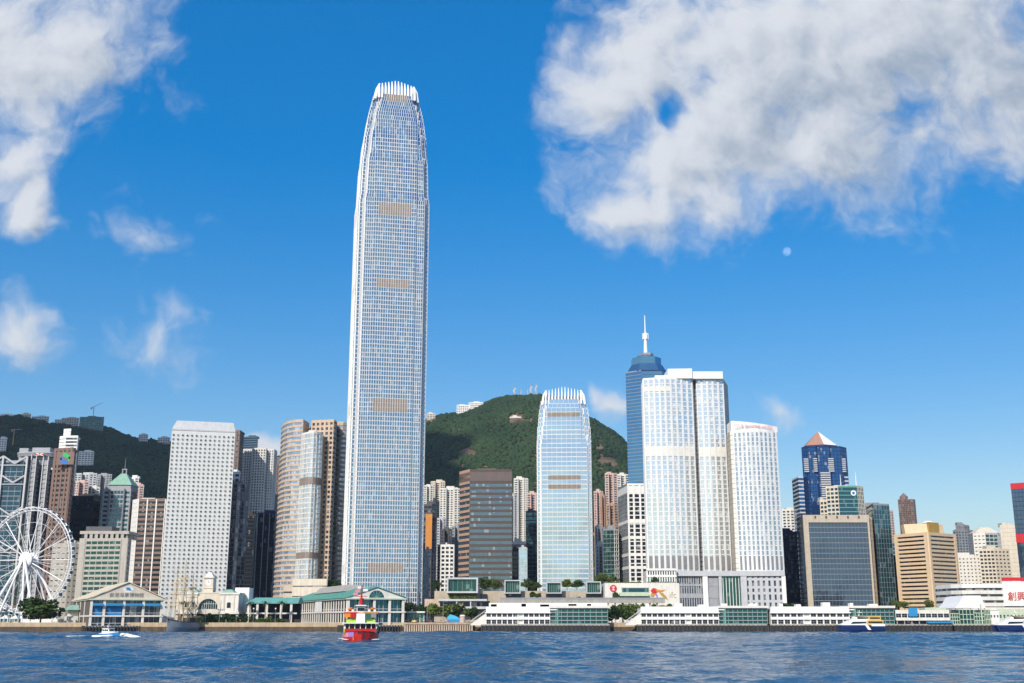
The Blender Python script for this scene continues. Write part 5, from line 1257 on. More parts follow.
m.build('pole', 'steel_grey', r)

# ---------------------------------------------------------------- gabled piers of the left half (turned towards the city grid)
def gabled_pier(nm, lb, cat, pA, YA, rz, w, L, apex, eave, floor2, deck, roof, side_style, front_cols, YZ):
    x = px2x(pA, 615, YA); r = thing(nm, lb, cat, (x, YA, 0), rz); O = (0, 0, 0)
    Z = lambda py: py2z(py, YZ); ze, zf, zd, za = Z(eave), Z(floor2), Z(deck), Z(apex)
    MB().box(-1.5, w + 1.5, -1.5, L + 2, zd - .7, zd).build('deck', 'concrete', r, O)
    m = MB(); n = int(w / 1.3)
    for k in range(n + 1): m.box(-1 + (w + 2) * k / n - .22, -1 + (w + 2) * k / n + .22, -2.1, -1.55, -3, zd - .1)
    n = int(L / 2)
    for k in range(n + 1): m.box(-2.1, -1.55, -1 + (L + 2) * k / n - .22, -1 + (L + 2) * k / n + .22, -3, zd - .1)
    m.build('fender_slat', 'fender', r, O); MB().box(-1.2, w + 1.2, -1.2, L + 1.5, -3, zd - .72).build('fender_wall', 'black', r, O)
    # core volume well behind the colonnade
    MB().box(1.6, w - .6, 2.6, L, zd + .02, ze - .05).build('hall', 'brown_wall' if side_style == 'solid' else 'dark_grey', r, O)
    m = MB(); m.box(-.9, w + .9, -.9, L + .5, ze - .1, ze + .55); m.build('cornice', 'pale_green', r, O)
    m = MB(); m.box(-.5, w + .5, -.5, L, zf - .35, zf + .35); m.build('floor_slab', 'offwhite', r, O)
    cols = MB(); 
    for c in front_cols: cols = MB().box(c * w - .55, c * w + .55, -.2, .8, zd, ze - .1); cols.build('column', 'offwhite', r, O)
    for i in range(len(front_cols) - 1):
        a, b = front_cols[i] * w + .56, front_cols[i + 1] * w - .56
        for z0, z1 in ((zd + .1, zf - .36), (zf + .36, ze - .12)):
            MB().box(a, b, 1.9, 2.0, z0, z1).build('window', 'g_dark' if side_style == 'solid' else 'g_teal', r, O)
            m = MB(); 
            for k in (1, 2): xx = a + (b - a) * k / 3; m.box(xx - .06, xx + .06, 1.78, 1.92, z0, z1)
            m.box(a, b, .0, .1, z0 + 1.0 if z0 > zd + .2 else z0 + .9, z0 + 1.15 if z0 > zd + .2 else z0 + 1.05); m.build('frame', 'offwhite', r, O)
    # gable: front wall and two slopes
    cx = w / 2; d = .5
    m = MB(); i = len(m.v); m.v += [(-.6, -.45, ze + .56), (w + .6, -.45, ze + .56), (cx, -.45, za - .25), (-.6, .1, ze + .56), (w + .6, .1, ze + .56), (cx, .1, za - .25)]
    m.f += [(0, 1, 2), (5, 4, 3), (0, 3, 4, 1), (1, 4, 5, 2), (2, 5, 3, 0)]; ped = m.build('pediment', 'cream' if side_style == 'solid' else 'offwhite', r, O)
    m = MB(); t = .35
    for s in (-1, 1):
        xe = cx + s * (w / 2 + 1.3); ze2 = ze + .50
        P = [(xe, -1.1, ze2), (cx, -1.1, za), (cx, L + .4, za), (xe, L + .4, ze2)]; Q = [(a, b, c + t) for a, b, c in P]
        m.hexa(P + Q if s > 0 else [P[1], P[0], P[3], P[2], Q[1], Q[0], Q[3], Q[2]])
    rf = m.build('roof', roof, r, O)
    m = MB(); n = int(L / 3.2)
    for s in (-1, 1):
        xe = cx + s * (w / 2 + 1.3)
        for k in range(n):
            y = 1 + k * 3.2; m.hexa([(xe, y, ze + .86), (cx + s * .2, y, za + .30), (cx + s * .2, y + .18, za + .30), (xe, y + .18, ze + .86), (xe, y, ze + 1.02), (cx + s * .2, y, za + .46), (cx + s * .2, y + .18, za + .46), (xe, y + .18, ze + 1.02)])
    rib = m.build('seam_rib', roof, rf, O)
    return r, ze, zf, zd, za, ped


RZ = R(31)
r, ze, zf, zd, za, ped = gabled_pier('museum_pier', 'gabled pier museum with blue awnings and characters on its tan pediment', 'pier', 89.5, 538, R(26), 32.7, 80, 582.5, 600, 616, 625.6, 'cream', 'solid', [0.015, .19, .46, .73, .985], 545)
O = (0, 0, 0)
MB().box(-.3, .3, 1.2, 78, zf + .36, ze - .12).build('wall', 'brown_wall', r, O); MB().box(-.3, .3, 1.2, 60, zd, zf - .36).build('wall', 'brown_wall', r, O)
m = MB()
for y in (20, 40, 60): m.box(-.6, -.302, y, y + .8, zd, ze - .1)
m.build('pilaster', 'offwhite', r, O)
for c0, c1 in ((.015, .19), (.19, .46), (.46, .73), (.73, .985)): MB().hexa([(c0 * 32.7 + .6, -1.6, ze - 2.75), (c1 * 32.7 - .6, -1.6, ze - 2.75), (c1 * 32.7 - .6, .2, ze - 2.3), (c0 * 32.7 + .6, .2, ze - 2.3), (c0 * 32.7 + .6, -1.6, ze - 2.2), (c1 * 32.7 - .6, -1.6, ze - 2.2), (c1 * 32.7 - .6, .2, ze - 1.5), (c0 * 32.7 + .6, .2, ze - 1.5)]).build('awning', 'sky_blue', r, O)
for c0, c1 in ((.03, .18), (.21, .445)): MB().box(c0 * 32.7 + .6, c1 * 32.7 - .4, 1.0, 1.3, zf + .4, ze - 2.9).build('banner', 'blue', r, O)
lettering('香港海事博物館', 'mid_grey', 2.25, ped, (32.7 / 2 - .6, -.52, ze + 2.1), (math.pi / 2, 0, 0))
m = MB(); cx = 32.7 / 2; m.poly([(cx + 2.4 * math.cos(a), -.50, ze + 4.9 + 1.5 * math.sin(a)) for a in np.linspace(0, 6.283, 25)[:-1]]); m.build('emblem', 'white', ped, O)
m = MB(); m.poly([(cx - 1.2, -.54, ze + 4.6), (cx + 1.5, -.54, ze + 4.2), (cx + .5, -.54, ze + 5.9)]); m.poly([(cx - 1.6, -.56, ze + 5.6), (cx - .2, -.56, ze + 4.9), (cx + .1, -.56, ze + 5.9)]); m.build('emblem', 'sky_blue', ped, O)
m = MB(); m.box(-6, -1.0, 40, 56, zd, zf); m.box(-5, -.8, 42, 54, zf, zf + 3); m.build('stair_hall', 'offwhite', r, O)
MB().hexa([(-12, 30, zd - .5), (-3, 30, zd - .5), (-3, 34, zd - .5), (-12, 34, zd - .5), (-12, 30, zd), (-3, 30, zf), (-3, 34, zf), (-12, 34, zd)]).build('staircase', 'offwhite', r, O)
MB().prism([(-7, 39), (-.8, 39), (-.8, 57), (-7, 57)], zf + 3.02, zf + 5.4, [(-4, 42), (-1.2, 42), (-1.2, 54), (-4, 54)]).build('roof', 'green_copper', r, O)

r, ze, zf, zd, za, ped = gabled_pier('star_ferry_pier', 'two-storey colonnaded ferry pier with teal roof and half-round gable window', 'pier', 347, 538, R(22), 27.6, 138, 587.3, 599.3, 612, 625, 'teal_roof', 'open', [0.02, .22, .47, .74, .98], 545)
r.name = 'colonnaded_pier'
n = 26
for k in range(n + 1):
    y = 1 + (137 - 1) * k / n; MB().box(-.3, .15, y - .26, y + .26, zd, ze - .1).build('column', 'offwhite', r, O)
for k in range(n):
    y0, y1 = 1 + 136 * k / n + .1, 1 + 136 * (k + 1) / n - .1
    for z0, z1 in ((zd + .05, zf - .36), (zf + .36, ze - .12)): MB().box(.60, .72, y0, y1, z0, z1).build('window', 'g_black', r, O)
m = MB(); m.box(-.2, .2, 1, 137, zf + 1.2, zf + 1.4); m.box(-.2, .2, 1, 137, zd + 1.0, zd + 1.2); m.build('railing', 'offwhite', r, O)
MB().box(-.55, -.302, 52, 66, zf + .4, ze - .3).build('panel', 'white', r, O)
m = MB(); c = 27.6 / 2; m.poly([(c + 3.6 * math.cos(a), -.52, ze + .75 + 3.3 * math.sin(a)) for a in np.linspace(0, math.pi, 17)]); m.build('window', 'g_teal', ped, O)
m = MB()
for k in range(7): a = math.pi * k / 6; m.box(0, 0, 0, 0, 0, 0) if False else m.tube((c, -.56, ze + .78), (c + 3.6 * math.cos(a), -.56, ze + .78 + 3.3 * math.sin(a)), .09, .09, 4)
m.build('frame', 'green_copper', ped, O)
m = MB(); m.prism([(8, 40), (20, 40), (20, 110), (8, 110)], za - 1.0, za + 2.4, [(11, 43), (17, 43), (17, 107), (11, 107)]); m.build('roof_monitor', 'concrete', r, O)
MB().hexa([(-12, 128, zd - .5), (-.6, 128, zd - .5), (-.6, 133, zd - .5), (-12, 133, zd - .5), (-12, 128, zd), (-.6, 128, zf), (-.6, 133, zf), (-12, 133, zd)]).build('staircase', 'offwhite', r, O)
m = MB(); m.box(-4.5, -.6, 132, 140, zf - .6, zf + .3); m.box(-4.5, -.6, 132, 140, ze - 3.4, ze - 2.6); m.build('balcony', 'offwhite', r, O)


def clock_building():
    Y = 560.0; X = lambda px: px2x(px, 610, Y); Z = lambda py: py2z(py, Y)
    r = thing('arched_pier_building', 'cream arcaded building with a square clock tower and half-round arch', 'building', (X(207), Y, GZ)); o = tuple(r['o'])
    for a, b in ((176, 196.5), (219.5, 238)):
        m = MB(); m.box(X(a), X(b), Y, Y + 10, Z(612), Z(594.5)); m.box(X(a) - .6, X(b) + .6, Y - .7, Y + 10.5, Z(614), Z(611.9)); m.box(X(a) - .5, X(b) + .5, Y - .5, Y + 10.3, Z(594.48), Z(592.6)); m.build('wall', 'offwhite', r)
    for a in (177, 186, 195, 221, 229, 237):
        MB().box(X(a) - .6, X(a) + .6, Y + .2, Y + 1.6, GZ, Z(614)).build('column', 'offwhite', r)
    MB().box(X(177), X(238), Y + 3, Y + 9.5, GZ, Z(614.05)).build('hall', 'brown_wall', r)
    # centre with a real arch
    cx, cz, ra = X(207.5), Z(609), X(217.5) - X(207.5); m = MB(); n = 16; zt = Z(593.5)
    P = [(cx + ra * math.cos(math.pi * k / n), cz + ra * math.sin(math.pi * k / n)) for k in range(n + 1)]
    for k in range(n):
        (xa, za_), (xb, zb_) = P[k], P[k + 1]
        m.hexa([(xb, Y + .4, zb_), (xa, Y + .4, za_), (xa, Y + 3, za_), (xb, Y + 3, zb_), (xb, Y + .4, zt), (xa, Y + .4, zt), (xa, Y + 3, zt), (xb, Y + 3, zt)])
    m.box(X(196.5), cx - ra, Y + .4, Y + 3, Z(612), zt); m.box(cx + ra, X(219.5), Y + .4, Y + 3, Z(612), zt); m.box(X(196.5), X(219.5), Y + .1, Y + 3.2, Z(613.5), Z(609.4)); m.box(X(196.3), X(219.7), Y + .2, Y + 3.2, zt, Z(592.3)); m.build('arch_wall', 'cream', r)
    g = MB(); g.poly([(cx + ra * math.cos(math.pi * k / n), Y + 2, cz + ra * math.sin(math.pi * k / n)) for k in range(n + 1)]); w = g.build('window', 'g_teal', r)
    g = MB()
    for k in range(9): xx = cx - ra + 2 * ra * (k + .5) / 9; hh = math.sqrt(max(.1, ra * ra - (xx - cx) ** 2)); g.box(xx - .07, xx + .07, Y + 1.85, Y + 1.98, cz, cz + hh)
    g.box(cx - ra, cx + ra, Y + 1.83, Y + 1.97, cz + ra * .5, cz + ra * .5 + .15); g.build('frame', 'offwhite', w, o)
    for px in (186.5, 228.5):
        c = X(px); P = [(c - .95, Z(608)), (c + .95, Z(608)), (c + .95, Z(603.2)), (c + .5, Z(602.3)), (c - .5, Z(602.3)), (c - .95, Z(603.2))]
        MB().poly([(x, Y - .03, z) for x, z in P]).build('window', 'g_black', r)
        for s in (-1, 1): MB().box(c + s * 2.4 - .35, c + s * 2.4 + .35, Y - .25, Y - .004, Z(611.9), Z(594.6)).build('pilaster', 'cream', r)
    # clock tower
    a, b = X(201), X(210.5); t = MB(); t.box(a, b, Y + 2, Y + 7.5, Z(592.3), Z(578)); t.box(a - .5, b + .5, Y + 1.5, Y + 8, Z(578), Z(576.6)); t.box(a - .3, b + .3, Y + 1.7, Y + 7.8, Z(588.2), Z(587.4)); tw = t.build('clock_tower', 'cream', r)
    MB().prism([(a + .2, Y + 2.2), (b - .2, Y + 2.2), (b - .2, Y + 7.3), (a + .2, Y + 7.3)], Z(576.6) + .02, Z(572), [(a + 1.6, Y + 3.6), (b - 1.6, Y + 3.6), (b - 1.6, Y + 6), (a + 1.6, Y + 6)]).build('roof', 'white', tw, o)
    c = (a + b) / 2; zc = Z(582.5); MB().poly([(c + 1.45 * math.cos(q), Y + 1.93, zc + 1.45 * math.sin(q)) for q in np.linspace(0, 6.283, 25)[:-1]]).build('clock_face', 'white', tw, o)
    m = MB(); m.box(c - .07, c + .07, Y + 1.86, Y + 1.91, zc, zc + 1.1); m.box(c, c + .7, Y + 1.86, Y + 1.91, zc - .07, zc + .07); m.build('clock_hand', 'black', tw, o)
    for pa, pb in ((188, 197), (220, 233)):
        MB().prism([(X(pa), Y + 1), (X(pb), Y + 1), (X(pb), Y + 9), (X(pa), Y + 9)], Z(592.55), Z(589.3), [(X(pa) + 2, Y + 3.5), (X(pb) - 2, Y + 3.5), (X(pb) - 2, Y + 6.5), (X(pa) + 2, Y + 6.5)]).build('roof', 'green_copper', r)
    MB().box(X(228.5), X(243), Y + 11, Y + 20, GZ, Z(587)).build('rear_block', 'white', r)
    r = thing('teal_roof_shelter', 'open shelter with a long teal roof on white columns', 'shelter', (X(268), Y, GZ)); o = tuple(r['o'])
    MB().prism([(X(243), Y + 2), (X(297), Y + 2), (X(297), Y + 18), (X(243), Y + 18)], Z(603.5), Z(597.3), [(X(252), Y + 7), (X(297), Y + 7), (X(297), Y + 13), (X(252), Y + 13)]).build('roof', 'teal_roof', r)
    for px in (247, 256, 265.5, 280, 290): MB().box(X(px) - .55, X(px) + .55, Y + 2.6, Y + 3.7, GZ, Z(603.5) - .01).build('column', 'offwhite', r)
    MB().box(X(245), X(296), Y + 12, Y + 14, GZ, Z(603.6)).build('wall', 'black', r); MB().box(X(245), X(296), Y + 2.5, Y + 2.9, Z(614), Z(612.6)).build('balcony_rail', 'offwhite', r)  # black back wall stands in for the shade inside the open shelter


clock_building()

# ---------------------------------------------------------------- the big wheel
def wheel():
    Y = 622.0; c = at(29, 560, Y); Rw = 52.5 / 1160 * Y
    r = thing('ferris_wheel', 'big white observation wheel with many small cabins', 'ferris wheel', (c.x, Y, c.z), R(-17)); O = (0, 0, 0)
    n = 84
    def P(a, rad, y): return (rad * math.cos(a), y, rad * math.sin(a))
    for y in (-1.3, 1.3):
        m = MB()
        for k in range(n):
            a0, a1 = 2 * math.pi * k / n, 2 * math.pi * (k + 1) / n
            m.tube(P(a0, Rw, y), P(a1, Rw, y), .26, .26, 5); m.tube(P(a0, Rw * .945, y), P(a1, Rw * .945, y), .17, .17, 4); m.tube(P(a0, Rw * .945, y), P(a1, Rw, y), .09, .09, 3); m.tube(P(a0, Rw * .945, y), P(a0, Rw, y), .09, .09, 3)
        m.build('rim', 'steel_white', r, O)
    m = MB()
    for k in range(n): m.tube(P(2 * math.pi * k / n, Rw * .97, -1.3), P(2 * math.pi * k / n, Rw * .97, 1.3), .11, .11, 4)
    m.build('rim_brace', 'steel_white', r, O)
    for q, rad in ((0, .72), (1, .48)):
        m = MB()
        for k in range(n): m.tube(P(2 * math.pi * k / n, Rw * rad, 0), P(2 * math.pi * (k + 1) / n, Rw * rad, 0), .07, .07, 3)
        m.build('spoke_ring', 'steel_white', r, O)
    ns = 42
    for k in range(ns):
        a = 2 * math.pi * k / ns; m = MB(); th = .30 if k % 3 == 0 else .11
        y = -1.3 if k % 2 else 1.3
        m.tube(P(a, 1.5, y * 1.6), P(a, Rw * .945, y), th, th * .85, 5); m.build('spoke', 'steel_white', r, O)
    for y in (-3.0, 2.2):
        m = MB(); rr = [P(2 * math.pi * k / 28, 1, 0) for k in range(28)]
        m.loft([[(x * q, yy, z * q) for x, _, z in rr] for q, yy in ((3.9, y + .8), (4.2, y + .5), (4.2, y), (3.6, y - .5), (2.2, y - .8))]); m.build('hub', 'white_clean', r, O)
    MB().tube((0, -4.5, 0), (0, 4.5, 0), 1.2, 1.2, 14).build('axle', 'steel_white', r, O)
    h = -(c.z - GZ)
    for sy in (-1, 1):
        for sx, th in ((-16, .75), (-8.5, .6), (8.5, .6), (16, .75)):
            MB().tube((sx * .05, sy * 4.2, 0), (sx, sy * 11, h), th * .8, th, 10).build('leg', 'steel_white', r, O)
    cab = bmesh.new(); bmesh.ops.create_icosphere(cab, subdivisions=2, radius=1.0)
    for v in cab.verts: v.co = Vector((v.co.x * 1.0, v.co.y * 1.15, max(-.8, min(.8, v.co.z)) * 1.1))
    cm = bpy.data.meshes.new('cabin'); cab.to_mesh(cm); cab.free(); cm.materials.append(MATS['g_teal'])
    fm = MB().box(-.08, .08, -1.25, -1.15, -1.1, 1.1).box(-.9, .9, -1.0, 1.0, .82, 1.1).box(-.85, .85, -1, 1, -1.1, -.8).mesh('cabin_frame', 'steel_white')
    for k in range(42):
        a = 2 * math.pi * (k + .5) / 42; p = P(a, Rw * 1.012, 0); o = put(cm, 'cabin', r, (p[0], p[1], p[2] - .7)); put(fm, 'cabin_frame', o)
    return r


wheel()
r = thing('wheel_platform', 'white boarding platform with glass screens under the big wheel', 'platform', (px2x(20, 618, 600), 600, GZ)); X = lambda px: px2x(px, 618, 600); Z = lambda py: py2z(py, 600)
MB().box(X(-6), X(58), 600, 612, GZ, Z(619)).build('base', 'white', r); MB().box(X(-6), X(20), 599.4, 599.7, Z(622), Z(615)).build('screen', 'g_green', r); m = MB()
for k in range(8): m.box(X(-6 + 3.6 * k) - .1, X(-6 + 3.6 * k) + .1, 599.2, 599.38, Z(623), Z(614.4))
m.build('frame', 'steel_white', r)
for i, (px, w, lb) in enumerate(((3, 9, 'white peaked marquee at the water edge, leftmost under the big wheel'), (13, 8, 'white peaked marquee, second under the big wheel'), (54, 7, 'small white kiosk between the round tree and the gabled museum pier'))):
    a = at(px, 624, 575); s = w / 1150 * 575 / 2; r = thing('marquee', lb, 'marquee', (a.x, 575, a.z), 0, 'marquees under the wheel'); m = MB(); m.prism([(-s, 0), (s, 0), (s, 2 * s), (-s, 2 * s)], 2.6, 4.3, [(-.1, s - .1), (.1, s - .1), (.1, s + .1), (-.1, s + .1)]); m.build('canopy', 'white', r, O)
    for sx in (-1, 1):
        for y in (.1, 2 * s - .1): MB().box(sx * s * .95 - .08, sx * s * .95 + .08, y - .08, y + .08, 0, 2.59).build('pole', 'steel_white', r, O)
    MB().box(-s * .8, s * .8, s, s + .3, 0, 1.1).build('counter', 'cream', r, O)

# promenade between the colonnaded pier and the first white pier
Y = 560; X = lambda px: px2x(px, 615, Y); Z = lambda py: py2z(py, Y)
r = thing('glass_canopy', 'white flat canopy over glass screens right of the colonnaded pier', 'canopy', (X(412), Y, GZ)); MB().box(X(401), X(425), Y - 2, Y + 5, Z(612.8), Z(611.4)).build('roof', 'white', r); MB().box(X(402), X(424), Y, Y + .1, GZ, Z(613)).build('screen', 'g_green', r)
for px in (402, 408, 414, 420, 424): MB().box(X(px) - .12, X(px) + .12, Y - .3, Y - .05, GZ, Z(612.85)).build('pole', 'white', r)
r = thing('turquoise_tent', 'turquoise tent on the promenade beside the first white pier', 'tent', (X(454), 555, GZ)); w = X(460) - X(447); m = MB(); m.loft([[(-w / 2, 0, 0), (w / 2, 0, 0), (w / 2, 4, 0), (-w / 2, 4, 0)], [(-w / 2, 0, 2.4), (w / 2, 0, 2.0), (w / 2, 4, 2.0), (-w / 2, 4, 2.4)], [(-w * .28, 2, 4.1), (w * .12, 2, 3.4), (w * .12, 2.2, 3.4), (-w * .28, 2.2, 4.1)]]); m.build('canopy', 'turquoise', r, O); MB().box(-w / 2 + .3, w / 2 - .3, -.06, -.01, .2, 1.7).build('side_panel', 'sky_blue', r, O)
r = thing('pink_kiosk', 'pale pink round kiosk beside the turquoise tent', 'kiosk', (X(463), 555, GZ)); MB().tube((0, 0, 0), (0, 0, 3.2), 1.25, 1.25, 16).build('wall', 'pink_wall', r, O); MB().tube((0, 0, 3.2), (0, 0, 3.8), 1.45, .9, 16).build('roof', 'white', r, O)
r = thing('boardwalk', 'low pale boardwalk on pinkish posts left of the first white pier', 'boardwalk', (X(438), 545, 0)); Xb = lambda px: px2x(px, 625, 544)
MB().box(Xb(404), Xb(473), 543.6, 546.2, 3.0, 3.75).build('deck', 'quay_tan', r); m = MB()
for k in range(30): x = Xb(405) + (Xb(472) - Xb(405)) * k / 29; m.box(x - .3, x + .3, 543.9, 544.7, -3, 2.99)
m.build('post_frame', 'pink_beige', r)
r = thing('work_cart', 'small yellow machine on the boardwalk', 'cart', (Xb(414), 545, 3.75)); MB().hexa([(-1.3, -.6, .3), (1.3, -.6, .3), (1.3, .6, .3), (-1.3, .6, .3), (-1.1, -.5, .9), (.4, -.5, 1.3), (.4, .5, 1.3), (-1.1, .5, .9)]).build('body', 'yellow', r, O)
for sx in (-.8, .8): MB().tube((sx, -.7, .28), (sx, .7, .28), .28, .28, 10).build('wheel', 'black', r, O)
for i, px in enumerate((427, 443)):
    a = at(px, 621, 553); r = thing('lamp_post', ('slim grey lamp post in front of the promenade trees', 'slim grey lamp post just left of the turquoise tent')[i], 'lamp post', (a.x, 553, a.z), 0, 'promenade lamp posts'); MB().tube((0, 0, 0), (0, 0, 9.5), .14, .08, 6).build('pole', 'steel_grey', r, O); MB().box(-.9, .9, -.15, .15, 9.5, 9.65).build('lamp', 'light_grey', r, O)

# strollers and lamps along the water
def person_mesh(seed, shirt, trousers):
    rs = random.Random(seed); st = rs.uniform(.12, .26)
    V = [(0, 0, .92), (.0, 0, 1.18), (0, 0, 1.42), (0, 0, 1.52), (0, -.01, 1.66), (.17, 0, 1.40), (.24, st * .5, 1.14), (.25, st * .3 - .12, .90), (-.17, 0, 1.40), (-.24, -st * .5, 1.14), (-.25, -st * .3 - .12, .90), (.09, 0, .88), (.10, -st, .47), (.10, -st * .7, .06), (-.09, 0, .88), (-.10, st, .47), (-.10, st * 1.3, .08), (.10, -st * .7 - .16, .03), (-.10, st * 1.3 - .15, .03), (0, -.02, 1.76)]
    Ed = [(0, 1), (1, 2), (2, 3), (3, 4), (4, 19), (2, 5), (5, 6), (6, 7), (2, 8), (8, 9), (9, 10), (0, 11), (11, 12), (12, 13), (13, 17), (0, 14), (14, 15), (15, 16), (16, 18)]
    rad = [.14, .15, .15, .055, .105, .06, .045, .04, .06, .045, .04, .09, .065, .05, .09, .065, .05, .04, .04, .07]
    me = bpy.data.meshes.new('person'); me.from_pydata(V, Ed, []); o = bpy.data.objects.new('person_tmp', me); COL.objects.link(o)
    sk = o.modifiers.new('skin', 'SKIN')
    for i, q in enumerate(me.skin_vertices[0].data): q.radius = (rad[i], rad[i] * .8); q.use_root = i == 0
    su = o.modifiers.new('sub', 'SUBSURF'); su.levels = 1
    dg = bpy.context.evaluated_depsgraph_get(); m2 = bpy.data.meshes.new_from_object(o.evaluated_get(dg)); bpy.data.objects.remove(o)
    m2.materials.clear()
    for n_ in (shirt, trousers, 'pink_beige', 'black'): m2.materials.append(MATS[n_])
    for p in m2.polygons:
        z = p.center.z; x = abs(p.center.x); p.material_index = 3 if z > 1.70 or z < .07 else 2 if z > 1.46 or (x > .19 and z < 1.1) else 0 if z > .93 else 1
        p.use_smooth = True
    m2.name = 'person'; return m2


PEOPLE = [person_mesh(1, 'white', 'navy'), person_mesh(2, 'red', 'dark_grey'), person_mesh(3, 'sky_blue', 'beige'), person_mesh(4, 'offwhite', 'black'), person_mesh(5, 'black', 'mid_grey')]
rs_ = random.Random(8)
for k, px in enumerate((406, 409, 412.5, 417, 419, 424, 428.5, 431, 435, 441, 445.5, 449, 466, 469, 620, 624, 627, 6, 11, 30, 52, 222, 226, 240)):
    yy = rs_.uniform(550, 555); o = bpy.data.objects.new('person', PEOPLE[k % 5]); COL.objects.link(o); o.location = (px2x(px, 622, yy), yy, GZ if yy > 549 else GZ + .25); o.rotation_euler = (0, 0, rs_.uniform(0, 6.28))
    tag(o, ('tiny person in a white top strolling by the water', 'tiny person in a red top strolling by the water', 'tiny person in a blue top strolling by the water', 'tiny person in a pale top and black trousers strolling by the water', 'tiny person in dark clothes strolling by the water')[k % 5], 'person', 'strollers along the waterfront')
LAMP = None
for k, px in enumerate((4, 22, 57, 190, 205, 219, 236, 253, 275)):
    a = at(px, 623.5, 551); lb = 'slim promenade lamp by the water under the big wheel' if px < 60 else 'slim promenade lamp by the water before the arched building and teal shelter'
    if LAMP is None:
        LAMP = o = thing('lamp_post', lb, 'lamp post', (a.x, 551, GZ), 0, 'lamps along the left promenade'); MB().tube((0, 0, 0), (0, 0, 6.5), .11, .07, 6).build('pole', 'steel_grey', o, (0, 0, 0)); MB().prism([(.35 * math.cos(q), .35 * math.sin(q)) for q in np.linspace(0, 6.283, 9)[:-1]], 6.4, 7.0).build('lamp', 'white', o, (0, 0, 0))
    else: o = copy_tree(LAMP)
    o.location = (a.x, 551, GZ); o['label'] = lb

# ---------------------------------------------------------------- boats
def hull(n, L, B, zk, zd, sheer, bow, stern=.75, flare=1.0):
    """stations from stern (y = 0) to bow (y = L): list of rings for MB.loft (closed section)"""
    rings = []
    for k in range(n + 1):
        t = k / n; b = B / 2 * (stern + (1 - stern) * min(1, t / .35)) * (1 - max(0, (t - bow) / (1 - bow)) ** 2.0 * .985)
        z1 = zd + sheer * max(0, (t - .45) / .55) ** 2
        y = L * t
        rings.append([(-b, y, z1), (-b * .96, y, zk + (z1 - zk) * .5), (-b * .70, y, zk), (b * .70, y, zk), (b * .96, y, zk + (z1 - zk) * .5), (b, y, z1)])
    return rings


